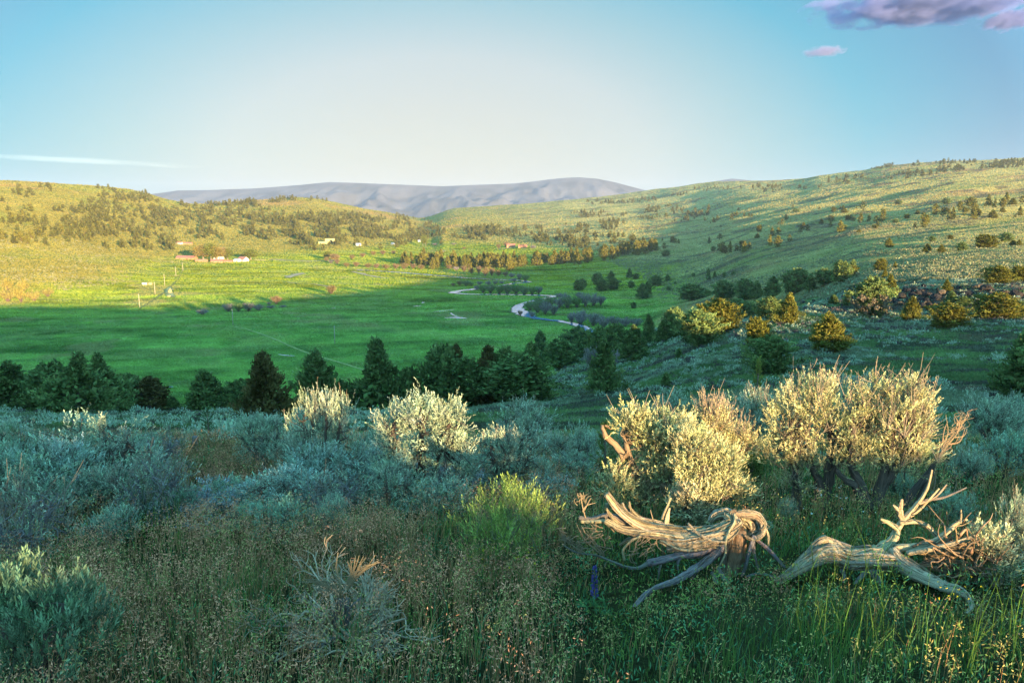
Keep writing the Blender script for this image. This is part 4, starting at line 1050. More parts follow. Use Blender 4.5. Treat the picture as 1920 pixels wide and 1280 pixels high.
# hay heaps, fence
def heap(px, py, w, h, label):
    P = hit1(px, py, skip=300); r = np.random.default_rng(int(px)); b = MB()
    n, m = 18, 8; th = np.linspace(0, 2 * math.pi, n, endpoint=False)[None]; ph = np.linspace(0, math.pi / 2, m)[:, None]
    k = 1 + r.normal(0, .09, (m, n))
    V = np.stack([np.cos(th) * np.cos(ph) * w / 2 * k, np.sin(th) * np.cos(ph) * w / 2 * k, np.sin(ph) * h * k + 0 * th - .1], -1).reshape(-1, 3)
    i = np.arange(m - 1)[:, None] * n; j = np.arange(n)[None]; jn = (j + 1) % n
    b.add(V, np.stack([i + j, i + jn, i + n + jn, i + n + j], -1).reshape(-1, 4), None, tint((.42, .33, .15), len(V), .2))
    thing('hay_heap', label, 'hay', tuple(P), 0, 'hay heaps', data=b.mesh('hay_heap', M_SAND, True))
heap(281, 534, 5.2, 2.4, 'orange brown hay heap beside the little white shack')
heap(319, 549, 3.6, 3.4, 'tall pale hay heap right of the power poles')
heap(317, 556, 3.2, 1.2, 'low pale hay heap at the foot of the tall one')
def fence(px0, px1, py, n, label):
    A = hit1(px0, py, skip=300); B = hit1(px1, py, skip=300)
    t = thing('rail_fence', label, 'fence', tuple(A), 0)
    for k in range(n):
        p = (B - A) * k / (n - 1); b = MB(); tube(b, [p + np.array([0, 0, -.3]), p + np.array([0, 0, 1.7])], [.14, .12], 6, (.5, .42, .3)); link('post', b.mesh('post', M_BARK), t)
    for z in (.7, 1.3):
        b = MB(); tube(b, [np.array([0, 0, z]), B - A + np.array([0, 0, z])], [.09, .09], 5, (.5, .42, .3)); link('rail', b.mesh('rail', M_BARK), t)
fence(478, 498, 489, 6, 'pale rail fence right of the red and white barn')

# power poles
PL = [(628, 645, 611, 'leaning-free bare power pole nearest of the line, alone in the shaded meadow'), (437, 610, 579, 'bare power pole where the meadow track ends, in front of the purple willows'), (262, 577, 551, 'sunlit power pole on the edge of the meadow shadow'), (291, 552, 529, 'power pole beside the little white shack'), (309, 536, 514, 'power pole between the tall hay heap and the farm'), (330, 518, 500, 'second last sunlit power pole before the farm'), (343, 508, 493, 'farthest sunlit power pole before the farm'), (367, 480, 466, 'pole at the left end of the farm trees')]
PL[0] = (628, 645, 611, 'bare power pole nearest of the line, alone in the shaded meadow')
for px, b, tp, lb in PL:
    P = hit1(px, b, skip=250); h = CAMZ + slope(tp) * P[1] - P[2]
    t = thing('power_pole', lb, 'power pole', tuple(P), 0, 'power poles across the meadow')
    b = MB(); tube(b, [(0, 0, -.5), (0, 0, h * .5), (0, 0, h)], [.24, .21, .17], 8, (.48, .42, .32)); link('shaft', b.mesh('shaft', M_BARK, True), t)
    b = MB(); tube(b, [(0, 0, h), (0, 0, h + .16), (0, 0, h + .3)], [.05, .09, .05], 6, (.5, .5, .48)); link('insulator', b.mesh('insulator', M_BARK, True), t)
    b = MB(); box(b, (0, -.2, h - .6), (1.1, .12, .14)); link('crossarm', b.mesh('crossarm', M_POLE), t)

# ------------------------------------------------------------------ rocks of the broken rim
def rock_mesh(seed, col):
    r = np.random.default_rng(seed); n, m = 12, 8
    ph = np.linspace(0, math.pi, m)[:, None]; th = np.linspace(0, 2 * math.pi, n, endpoint=False)[None]
    d = np.stack([np.sin(ph) * np.cos(th), np.sin(ph) * np.sin(th), np.cos(ph) + 0 * th], -1).reshape(-1, 3)
    pl = rdir(9, r); off = r.uniform(.55, .95, 9)
    k = np.min(np.where(d @ pl.T > .05, off / np.maximum(d @ pl.T, .05), 9), 1); k = np.minimum(k, 1.1)
    V = d * k[:, None] * (1 + r.normal(0, .03, (len(d), 1)))
    i = np.arange(m - 1)[:, None] * n; j = np.arange(n)[None]; jn = (j + 1) % n
    b = MB(); b.add(V, np.stack([i + j, i + n + j, i + n + jn, i + jn], -1).reshape(-1, 4), None, tint(col, len(V), .15, r, .04)); return b.mesh('rock', M_SAND)
RK = [rock_mesh(k, c) for k, c in enumerate([(.036, .033, .033), (.045, .038, .037), (.032, .03, .033), (.11, .085, .065)])]
rr = np.random.default_rng(8)
RP = [(rr.uniform(1590, 1915), rr.uniform(538, 585), rr.uniform(6, 17)) for _ in range(110)] + [(1700, 548, 18), (1712, 545, 20), (1722, 553, 16), (1740, 556, 20), (1755, 560, 20), (1765, 552, 18), (1690, 560, 20), (1680, 566, 16), (1735, 566, 18), (1836, 540, 22), (1850, 545, 24), (1905, 556, 26), (1815, 552, 20)] + [(rr.uniform(1500, 1600), rr.uniform(556, 580), rr.uniform(6, 13)) for _ in range(14)]
for q, (px, py, w) in enumerate(RP):
    P = hit1(px, py); s = w / FPX * P[1] * .5
    thing('rock', 'dark basalt boulder of the broken rim below the upper terrace on the right', 'rock', tuple(P + np.array([0, 0, s * .2])), rr.uniform(0, 6.28), 'boulders of the rock rim', data=RK[q % 4], scale=(s, s * rr.uniform(.7, 1.1), s * rr.uniform(.6, 1.1)))
# ------------------------------------------------------------------ foreground sagebrush
SG = []
for k, (h, w, ntr, ncl, kw) in enumerate([
    (1.0, 1.15, 5, 120, {}), (1.0, 1.3, 6, 130, dict(stalks=26)), (.9, 1.2, 5, 110, dict(leafy=.85, twigs=1.4)), (1.0, 1.0, 4, 110, dict(stalks=60)),
    (1.0, 1.2, 6, 150, dict(dirup=1.1, fl=(.09, .18))), (1.0, 1.1, 5, 100, dict(leafy=.35, twigs=2.0, wood=(.25, .215, .215), bare=70)), (1.0, 1.25, 7, 140, dict(col=(.30, .44, .30))),
    (1.0, 1.2, 6, 140, dict(col=(.38, .47, .38), nf=6)), (1.0, 1.3, 6, 120, dict(col=(.33, .36, .36), stalks=50, leafy=.9)), (1.0, 1.2, 7, 140, dict(col=(.25, .32, .20))), (1.0, 1.15, 5, 130, dict(col=(.32, .41, .27), dirup=.95))]):
    SG.append((h, w, auto_sage('sage', 40 + k, h, w, ntr, ncl, **kw)))
GREENB = (h_ := .95, w_ := 1.15, auto_sage('rabbitbrush', 61, .95, 1.15, 7, 105, leaf=(.042, .006), fl=(.12, .24), nf=6, nl=12, col=(.25, .33, .08), dirup=1.4, wood=(.2, .19, .1)))
BIGGREEN = (1.0, 1.2, auto_sage('green_brush', 62, 1.0, 1.2, 7, 120, leaf=(.05, .012), fl=(.12, .22), nf=6, nl=13, col=(.19, .28, .155), dirup=1.3))

def fg(px, base, top, w, var, label, name='sagebrush', cat='shrub', rz=None, group='large sagebrush of the foreground', depth=.9):
    P = hit1(px, base)
    if P[1] > 30: P = np.array(hit1(px, base + 15))
    h = CAMZ + slope(top) * P[1] - P[2]
    wd = w / FPX * (P[1] * CT + (CAMZ - P[2]) * ST)
    v = SG[var] if isinstance(var, int) else var
    return put(name, v[2], label, cat, tuple(P), (wd / v[1], wd / v[1] * depth, h / (v[0] * 1.04)), rz if rz is not None else (px * .37) % 6.28, group), P

FG = [
 (188, 935, 785, 262, 2, 'wide old sagebrush with dark bare lower branches on the left'),
 (42, 1075, 893, 200, 5, 'half dead violet grey sagebrush with bare twigs at the left edge'),
 (492, 885, 772, 125, 0, 'pale sagebrush standing above the brown tumbleweed'),
 (618, 915, 724, 158, 1, 'tall sagebrush with the sunlit topmost tips left of centre'),
 (590, 930, 838, 165, 4, 'dense teal sagebrush mound in front of the tall sunlit tipped one'),
 (526, 1018, 932, 112, 6, 'low teal sagebrush at the edge of the brown grass, left one of two'),
 (622, 1010, 928, 86, 4, 'low teal sagebrush at the edge of the brown grass, right one of two'),
 (432, 968, 898, 112, 6, 'bright teal low sagebrush below the brown tumbleweed'),
 (340, 985, 915, 80, 6, 'small teal sagebrush left of the bright teal low one'),
 (986, 850, 745, 142, 3, 'sagebrush bristling with dry flower stalks in front of the green clearing'),
 (952, 925, 792, 190, 1, 'broad grey green sagebrush below the one bristling with stalks'),
 (1084, 890, 800, 120, 2, 'hazy grey green sagebrush left of the sunlit twisted one'),
 (735, 945, 898, 70, 6, 'small bright teal sagebrush under the V shaped trunk, left one'),
 (795, 952, 905, 72, 6, 'small bright teal sagebrush under the V shaped trunk, right one'),
 (690, 925, 862, 90, 4, 'rounded teal sagebrush between the tall one and the V trunked one'),
 (1262, 815, 730, 104, 0, 'blue grey sagebrush standing between the two sunlit groups, behind'),
 (1408, 860, 722, 112, 3, 'upright blue grey sagebrush just left of the big sunlit pair'),
 (1852, 835, 738, 150, 4, 'blue green sagebrush below the dark juniper at the right edge'),
 (1885, 895, 808, 130, 6, 'dark teal sagebrush cut by the right edge'),
 (1818, 905, 842, 96, 4, 'small blue green sagebrush behind the leaning dead branch'),
 (1905, 800, 735, 80, 0, 'blue green sagebrush in the right corner of the clearing'),
 (1902, 1075, 915, 90, 3, 'sagebrush with dry stalks cut by the right edge near the root tangle'),
 (1790, 992, 925, 90, 6, 'low teal sagebrush behind the antler shaped dead limb'),
 (1690, 955, 885, 70, 6, 'low teal sagebrush among the dark trunks of the sunlit pair'),
 (60, 905, 812, 120, 4, 'grey green sagebrush at the left edge above the half dead one'),
 (330, 905, 858, 86, 5, 'small violet grey sagebrush left of the brown tumbleweed'),
 (262, 960, 880, 110, 5, 'twiggy lavender grey sagebrush right of the wide old one'),
 (215, 1020, 950, 120, 4, 'teal sagebrush in front of the wide old one, by the tall green grass'),
 (120, 985, 900, 130, 2, 'greyish sagebrush below the wide old one'),
 (460, 1000, 940, 60, 6, 'smallest teal sagebrush left of the low pair'),
 (1420, 1010, 968, 70, 6, 'low sagebrush behind the knob of the dead stump'),
 (1475, 985, 935, 44, 4, 'tiny grey sagebrush left of the dark trunks of the sunlit pair'),
]
for q, (px, b, tp, w, v, lb) in enumerate(FG): fg(px, b, tp, w, v, lb)

rx_ = np.random.default_rng(404)
EXTRA = []
for q in range(420):
    px, b = rx_.uniform(-30, 1140), rx_.uniform(848, 985)
    if 300 < px < 480 and b < 925: continue
    if px > 830 and b > 940: continue
    if px > 640 and b > 975: continue
    if any(abs(px - e[0]) < 68 and abs(b - e[1]) < 24 for e in EXTRA): continue
    if any(abs(px - e[0]) < 40 and abs(b - e[1]) < 10 for e in FG): continue
    EXTRA.append((px, b))
for px, b in EXTRA[:52]:
    hh = (b - 760) * rx_.uniform(.5, .86) * (.72 if b < 880 else 1.0); wd = hh * rx_.uniform(1.15, 1.75)
    Pq = hit1(px, b); sq, pq = sp(Pq[0], Pq[1]); zc = float(np.interp(pq, S0P, S0Z)) - SUN_T * sq + rx_.normal(.0, .04)      # the low sun grazes over these, they stay in shade
    tpy = float(project(Pq[0], Pq[1], CAMZ + zc)[1]); hh = min(hh, b - tpy)
    if 295 < px < 490: hh = min(hh, b - 915)
    if hh < 26: continue
    fg(px, b, b - hh, wd, int(rx_.choice([0, 4, 6, 7, 7, 8, 9, 10, 10, 3, 5])), 'grey teal sagebrush filling the shaded left band between tumbleweed and brown grass' if px < 560 else 'grey teal sagebrush filling the shaded middle band behind the green rabbitbrush', group='sagebrush of the left band' if px < 560 else 'sagebrush of the middle band')
fg(945, 1075, 912, 215, GREENB, 'green rabbitbrush with glowing yellow green tops in the middle of the grass', 'rabbitbrush', 'shrub', group='green brush of the foreground')
fg(85, 1300, 1062, 250, BIGGREEN, 'big green leafy brush with a few lit tips in the bottom left corner', 'rabbitbrush', 'shrub', group='green brush of the foreground')

class Loc:
    def __init__(s, px, py, Y=None):
        s.o = hit1(px, py) if Y is None else np.array([*at(px, py, Y)[:2], 0])
        if Y is not None: s.o[2] = zat(s.o[0], s.o[1])
        s.Y = s.o[1]
    def p(s, px, py, dy=0.0): return at(px, py, s.Y + dy) - s.o
    def r(s, n): return n / FPX * s.Y * 1.06

def c6(x, y): return 1280 + x / 3, 600 + y / 3
def c7(x, y): return 1100 + x / 4.74, 740 + y / 4.74

def ell(L, cf, x, y, rx, ry, sc, w=1.0, dy=0.0, dep=None):
    c = L.p(*cf(x, y), dy); return (c, (L.r(rx / sc), dep if dep else L.r(rx / sc) * .85, L.r(ry / sc)), w)

# V trunked sagebrush with the lit top
L = Loc(803, 940)
E = [ell(L, lambda x, y: (x, y), 790, 785, 55, 36, 1, 1.3), ell(L, lambda x, y: (x, y), 845, 790, 34, 40, 1, .8), ell(L, lambda x, y: (x, y), 740, 800, 38, 32, 1, .9), ell(L, lambda x, y: (x, y), 820, 825, 50, 30, 1, .8), ell(L, lambda x, y: (x, y), 755, 838, 42, 26, 1, .6), ell(L, lambda x, y: (x, y), 860, 848, 30, 30, 1, .5), ell(L, lambda x, y: (x, y), 745, 872, 44, 26, 1, .6), ell(L, lambda x, y: (x, y), 850, 885, 46, 26, 1, .6, -.1), ell(L, lambda x, y: (x, y), 800, 862, 44, 24, 1, .5, -.1)]
T = [[L.p(800, 950), L.p(778, 885), L.p(745, 840), L.p(735, 805)], [L.p(806, 950), L.p(815, 880), L.p(832, 820), L.p(845, 790)], [L.p(802, 950), L.p(792, 880), L.p(790, 830), L.p(790, 790)]]
put('sagebrush', sage_meshes('sage_v', E, T, 260, 71, trunk_r=.028, wood=(.10, .075, .065)), 'sagebrush on a dark V shaped trunk with its top glowing in the sun', 'shrub', tuple(L.o), group='large sagebrush of the foreground')

# the big sunlit pair on the right
L = Loc(1545, 958)
E = [ell(L, c6, 560, 740, 110, 70, 3, .45), ell(L, c6, 860, 760, 150, 70, 3, .5, -.1), ell(L, c6, 650, 930, 70, 60, 3, .15, -.1), ell(L, c6, 700, 470, 170, 120, 3), ell(L, c6, 860, 480, 170, 140, 3, 1.3), ell(L, c6, 820, 620, 200, 110, 3, 1.2), ell(L, c6, 560, 560, 80, 130, 3, .5), ell(L, c6, 640, 720, 110, 60, 3, .4), ell(L, c6, 980, 640, 110, 120, 3, .7, -.15), ell(L, c6, 690, 830, 90, 60, 3, .25)]
T = [[L.p(*c6(785, 1070)), L.p(*c6(805, 930)), L.p(*c6(830, 800)), L.p(*c6(835, 660))], [L.p(*c6(790, 1070)), L.p(*c6(760, 900)), L.p(*c6(700, 790)), L.p(*c6(600, 640))], [L.p(*c6(640, 1060)), L.p(*c6(640, 900)), L.p(*c6(630, 800))], [L.p(*c6(800, 1000)), L.p(*c6(850, 850)), L.p(*c6(940, 700))]]
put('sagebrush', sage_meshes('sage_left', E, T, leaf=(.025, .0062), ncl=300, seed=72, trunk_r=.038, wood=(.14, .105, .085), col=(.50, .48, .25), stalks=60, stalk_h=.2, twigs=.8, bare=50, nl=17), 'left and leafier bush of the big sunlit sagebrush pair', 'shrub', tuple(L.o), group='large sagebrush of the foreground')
L = Loc(1634, 966)
E = [ell(L, c6, 1250, 800, 130, 70, 3, .5, -.1), ell(L, c6, 1020, 760, 110, 60, 3, .4), ell(L, c6, 1330, 560, 70, 120, 3, .4), ell(L, c6, 1240, 460, 130, 110, 3, 1.0), ell(L, c6, 1220, 620, 170, 110, 3, 1.1), ell(L, c6, 1060, 470, 100, 130, 3, .7, .1), ell(L, c6, 1300, 730, 90, 90, 3, .6), ell(L, c6, 1130, 740, 110, 60, 3, .5)]
T = [[L.p(*c6(1060, 1080)), L.p(*c6(1010, 940)), L.p(*c6(950, 800)), L.p(*c6(960, 560))], [L.p(*c6(1062, 1080)), L.p(*c6(1110, 940)), L.p(*c6(1150, 800)), L.p(*c6(1200, 640))], [L.p(*c6(1065, 1075)), L.p(*c6(1160, 880)), L.p(*c6(1240, 780)), L.p(*c6(1300, 680))], [L.p(*c6(1050, 1060)), L.p(*c6(960, 930)), L.p(*c6(870, 850))]]
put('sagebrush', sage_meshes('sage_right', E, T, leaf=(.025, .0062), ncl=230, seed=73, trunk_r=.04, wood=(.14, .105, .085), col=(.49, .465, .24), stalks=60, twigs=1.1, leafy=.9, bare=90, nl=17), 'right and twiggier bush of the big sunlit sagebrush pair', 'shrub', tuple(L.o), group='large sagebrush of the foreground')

# the sunlit twisted group above the stump
L = Loc(1196, 978)
E = [ell(L, c7, 640, 690, 150, 90, 4.74, .7, -.05), ell(L, c7, 720, 850, 120, 80, 4.74, .5, -.1), ell(L, c7, 700, 520, 150, 100, 4.74, .9, -.05), ell(L, c7, 480, 330, 120, 80, 4.74, .6), ell(L, c7, 390, 240, 120, 80, 4.74, .7), ell(L, c7, 620, 320, 170, 120, 4.74, 1.3), ell(L, c7, 780, 430, 110, 130, 4.74, 1.0), ell(L, c7, 800, 270, 110, 80, 4.74, .7), ell(L, c7, 560, 430, 110, 80, 4.74, .6), ell(L, c7, 330, 650, 60, 70, 4.74, .2), ell(L, c7, 270, 800, 130, 90, 4.74, .5, -.1), ell(L, c7, 480, 900, 60, 70, 4.74, .2, -.1)]
T = [[L.p(*c7(470, 985)), L.p(*c7(450, 780)), L.p(*c7(410, 610)), L.p(*c7(345, 430)), L.p(*c7(330, 300))], [L.p(*c7(465, 900)), L.p(*c7(480, 740)), L.p(*c7(560, 570)), L.p(*c7(680, 480))], [L.p(*c7(480, 960)), L.p(*c7(560, 760)), L.p(*c7(700, 740)), L.p(*c7(880, 770))], [L.p(*c7(330, 560)), L.p(*c7(250, 440)), L.p(*c7(160, 360)), L.p(*c7(160, 270))], [L.p(*c7(500, 950)), L.p(*c7(600, 800), -.1), L.p(*c7(740, 840), -.15), L.p(*c7(830, 920), -.15)], [L.p(*c7(500, 900)), L.p(*c7(650, 760), -.05), L.p(*c7(820, 800), -.1)]]
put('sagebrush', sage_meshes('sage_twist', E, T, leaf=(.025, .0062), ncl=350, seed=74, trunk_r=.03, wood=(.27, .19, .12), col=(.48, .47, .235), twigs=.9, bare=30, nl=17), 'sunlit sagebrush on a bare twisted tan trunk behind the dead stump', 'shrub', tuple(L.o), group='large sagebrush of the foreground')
L = Loc(1330, 992)
E = [ell(L, c7, 1010, 890, 160, 90, 4.74, .8, -.1), ell(L, c7, 1240, 790, 120, 100, 4.74, .7, -.05), ell(L, c7, 900, 440, 110, 140, 4.74, .7), ell(L, c7, 880, 660, 110, 100, 4.74, .7), ell(L, c7, 1000, 470, 110, 150, 4.74, .9), ell(L, c7, 1060, 690, 150, 130, 4.74, 1.2), ell(L, c7, 1230, 600, 110, 110, 4.74, .8), ell(L, c7, 960, 790, 100, 80, 4.74, .5), ell(L, c7, 1120, 850, 120, 80, 4.74, .5), ell(L, c7, 1360, 880, 90, 80, 4.74, .5)]
T = [[L.p(*c7(1090, 1060)), L.p(*c7(1060, 850)), L.p(*c7(1020, 640)), L.p(*c7(1000, 480))], [L.p(*c7(1095, 1060)), L.p(*c7(1150, 850)), L.p(*c7(1230, 650))]]
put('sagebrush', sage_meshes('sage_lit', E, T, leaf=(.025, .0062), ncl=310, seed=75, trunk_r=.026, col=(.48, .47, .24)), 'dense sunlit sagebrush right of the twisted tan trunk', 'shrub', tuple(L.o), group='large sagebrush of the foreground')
L = Loc(1350, 955)
E = [ell(L, c7, 1120, 260, 130, 120, 4.74, 1.0), ell(L, c7, 1370, 430, 110, 100, 4.74, .7), ell(L, c7, 1200, 420, 110, 110, 4.74, .6)]
T = [[L.p(*c7(1190, 880)), L.p(*c7(1180, 600)), L.p(*c7(1140, 420)), L.p(*c7(1110, 260))], [L.p(*c7(1195, 880)), L.p(*c7(1250, 620)), L.p(*c7(1330, 480))]]
put('sagebrush', sage_meshes('sage_dry', E, T, leaf=(.025, .0062), ncl=150, seed=76, trunk_r=.022, wood=(.30, .2, .12), col=(.50, .46, .23), leafy=.95, stalks=200, stalk_h=.22, twigs=1.3, bare=30), 'dry straw coloured bush full of old flower stalks at the top of the sunlit group', 'shrub', tuple(L.o), group='large sagebrush of the foreground')
L = Loc(1410, 945)
E = [ell(L, c7, 1430, 640, 60, 90, 4.74, 1), ell(L, c7, 1500, 720, 60, 80, 4.74, .8)]
T = [[L.p(*c7(1470, 985)), L.p(*c7(1450, 800)), L.p(*c7(1430, 640))]]
put('rabbitbrush', sage_meshes('rabbit_small', E, T, 34, 77, trunk_r=.012, leaf=(.042, .006), fl=(.1, .2), nl=12, col=(.2, .27, .08), dirup=1.5, stalks=12), 'yellow green sprig of brush between the sunlit group and the sunlit pair', 'shrub', tuple(L.o), group='green brush of the foreground')
L = Loc(1290, 1005)
E = [ell(L, c7, 890, 980, 105, 100, 4.74, 1), ell(L, c7, 990, 1060, 70, 60, 4.74, .5)]
T = [[L.p(*c7(900, 1200)), L.p(*c7(890, 1080)), L.p(*c7(890, 960))]]
put('sagebrush', sage_meshes('sage_front', E, T, 60, 78, trunk_r=.014, col=(.45, .42, .25), stalks=24, stalk_h=.1), 'small glowing sagebrush directly behind the middle of the stump', 'shrub', tuple(L.o), group='large sagebrush of the foreground')

L = Loc(1855, 1095)
cI = lambda x, y: (x, y)
E = [ell(L, cI, 1862, 1035, 20, 30, 1, 1), ell(L, cI, 1868, 1075, 18, 26, 1, .8), ell(L, cI, 1840, 1012, 16, 14, 1, .4), ell(L, cI, 1850, 1100, 16, 14, 1, .3)]
T = [[L.p(1840, 1130), L.p(1845, 1080), L.p(1850, 1030)], [L.p(1842, 1130), L.p(1858, 1090), L.p(1868, 1060)]]
put('sagebrush', sage_meshes('sage_tangle', E, T, 60, 79, trunk_r=.014, col=(.40, .42, .26), twigs=.8, stalks=20, stalk_h=.1), 'pale sagebrush growing at the right end of the root tangle', 'shrub', tuple(L.o), group='large sagebrush of the foreground')

# brown tumbleweed, dead twig bush
def twigbush(seed, h, w, n, col, gen=3, r0=.008, curl=.3, low=.15):
    r = np.random.default_rng(seed); b = MB()
    def grow(p, d, L, rad, g):
        q = p + d * L
        m = p + d * L * .5 + r.normal(0, curl * L * .25, 3)
        tube(b, catmull([p, m, q], 6), [rad, rad * .6], 4 if g < 2 else 3, np.array(col) * r.uniform(.7, 1.25), 0, 0, .05, 3, r, cap=False)
        if g < gen:
            for _ in range(r.integers(2, 5)):
                t = r.uniform(.35, 1.0); base = p * (1 - t) ** 2 + 2 * m * t * (1 - t) + q * t * t
                grow(base, nrm(d + r.normal(0, .5, 3) + np.array([0, 0, .12])), L * r.uniform(.4, .75), rad * .6, g + 1)
    for k in range(n):
        a = r.uniform(0, 6.28); e = r.uniform(low, 1.2)
        d = nrm(np.array([math.cos(a) * w, math.sin(a) * w, h * e * 1.1]))
        grow(np.array([r.normal(0, .03), r.normal(0, .03), -.03]), d, h * r.uniform(.3, .55), r0, 0)
    return b
P = hit1(402, 908); s = 1 / FPX * P[1]
t = thing('tumbleweed', 'tangled rust brown tumbleweed caught among the sagebrush on the left', 'dead shrub', tuple(P))
b = twigbush(5, .55, .75, 26, (.20, .125, .07), 3, .009, .5); 
lm = MB(); r_ = np.random.default_rng(3)
pp, dd = ell_points((0, 0, .28), (.42, .34, .3), 1500, r_); leaves(lm, pp, dd + rdir(1500, r_) * .8, r_.uniform(.02, .05, 1500), .012, tint((.22, .135, .065), 1500, .35, r_), r_)
link('stems', b.mesh('tumbleweed_stems', M_BARK, True), t); link('dry_leaves', lm.mesh('tumbleweed_leaves', M_LEAF), t)
P = hit1(338, 905); t = thing('tumbleweed', 'low brown dead brush at the left foot of the tangled tumbleweed', 'dead shrub', tuple(P)); link('stems', twigbush(6, .3, .4, 16, (.19, .12, .08), 3, .007, .5).mesh('stems', M_BARK, True), t)
L = Loc(660, 1195)
b = twigbush(9, .66, .85, 34, (.62, .46, .32), 3, .0125, .55, .05)
t = thing('dead_shrub', 'bleached dead twig shrub in the brown grass with its upper twigs catching the sun', 'dead shrub', tuple(L.o)); link('stems', b.mesh('stems', M_BARK, True), t)
b = MB(); r_ = np.random.default_rng(12)
for q in range(16):
    e = (1622 + r_.uniform(-60, 45)) if False else 672 + r_.uniform(-22, 45)
    tube(b, catmull([L.p(652, 1105), L.p(660 + r_.normal(0, 5), 1085), L.p((660 + e) / 2, 1065 + r_.normal(0, 5)), L.p(e, 1038 + r_.uniform(0, 22))], 7), [.006, .0045, .002], 4, (.44, .34, .2), cap=False)
for q in range(12):
    tube(b, catmull([L.p(640, 1120), L.p(612 + r_.normal(0, 8), 1098 + r_.normal(0, 5)), L.p(582 + r_.normal(0, 14), 1088 + r_.normal(0, 10))], 6), [.006, .004, .002], 4, (.42, .33, .2), cap=False)
tube(b, catmull([L.p(640, 1120), L.p(636, 1085), L.p(630, 1062), L.p(634, 1035)], 7), [.008, .006, .003], 5, (.44, .34, .2))
for q in range(9):
    a0 = r_.uniform(0, 1); tube(b, catmull([L.p(630 + 10 * a0, 1195, -.02), L.p(612 - 14 * a0, 1205, -.1), L.p(600 + r_.uniform(-30, 10), 1215 + r_.uniform(0, 25), -.14)], 6), [.013, .010, .003], 5, (.22, .19, .2))
    tube(b, catmull([L.p(645, 1200), L.p(640 + r_.normal(0, 9), 1160), L.p(645 + r_.normal(0, 12), 1120)], 6), [.012, .009, .006], 5, (.24, .2, .19))
link('branches', b.mesh('branches', M_WOOD, True), t)

# ------------------------------------------------------------------ the dead stump and the fallen trunk
TAN = (.54, .43, .275); GREY = (.30, .245, .235); DARK = (.16, .12, .10)
def c8(x, y): return 1030 + x / 4.267, 900 + y / 4.267
YS = 4.80
pm = YS * 1.08 / FPX / 4.267
stump_o = hit1(1365, 1080)
def strand(b, pts, rad, col=TAN, Y=YS, cf=c8, o=stump_o, sc=pm, n=None, k=10, fl=.22, tw=7., jit=0.0, lobes=3, rough=.04):
    P = np.array([at(*cf(p[0], p[1]), Y + (p[2] if len(p) > 2 else 0)) - o for p in pts])
    n = n or max(8, len(P) * 6)
    P = catmull(P, n)
    if jit: P = P + rng.normal(0, jit, P.shape)
    tube(b, P, np.array(rad) * sc, k, col, fl, tw, rough, lobes)
def bundle(b, pts, rad, n, col, spread=1.0, **kw):
    r_ = np.random.default_rng(int(abs(pts[0][0]) * 7 + abs(pts[-1][1]) * 3) % 9999)
    Y = kw.pop('Y', YS); cf = kw.pop('cf', c8); o = kw.pop('o', stump_o); sc = kw.pop('sc', pm)
    P = np.array([at(*cf(p[0], p[1]), Y + (p[2] if len(p) > 2 else 0)) - o for p in pts]); m = max(10, len(P) * 6); P = catmull(P, m)
    rd = np.interp(np.linspace(0, 1, m), np.linspace(0, 1, len(rad)), rad) * sc
    T = nrm(np.gradient(P, axis=0)); U = nrm(np.cross(T, [0.1, .2, 1.0])); W = np.cross(T, U)
    for q in range(n):
        a0 = r_.uniform(0, 6.28); tw = r_.uniform(-2.2, 2.6); s0_, s1_ = sorted(r_.uniform(-.12, 1.1, 2)); s0_ = max(0, s0_ - .25); s1_ = min(1, s1_ + .25)
        i0, i1 = int(s0_ * (m - 1)), int(s1_ * (m - 1))
        if i1 - i0 < 5: continue
        t = np.linspace(s0_, s1_, i1 - i0)[:, None]; a = a0 + tw * t
        k = r_.uniform(.78, 1.02) * spread
        off = (U[i0:i1] * np.cos(a) + W[i0:i1] * np.sin(a)) * rd[i0:i1, None] * k
        Q = P[i0:i1] + off + r_.normal(0, .0012, (i1 - i0, 3))
        flick = r_.random() < .5
        if flick: Q[-3:] += nrm(off[-3:]) * rd[i0:i1].mean() * np.array([[.15], [.5], [1.0]])
        rr0 = rd[i0:i1].mean() * r_.uniform(.07, .24)
        c = np.asarray(col) * r_.uniform(.35, 1.3) * np.array([1, 1 + r_.uniform(-.05, .06), 1 + r_.uniform(-.1, .25)])
        tube(b, Q, [rr0 * .5, rr0, rr0 * .9, rr0 * .25], 6, c, .25, 20, .08, 2, r_)
st = thing('dead_stump', 'twisted bleached sagebrush stump with grey roots, left of the fallen trunk', 'stump', tuple(stump_o))
b = MB()
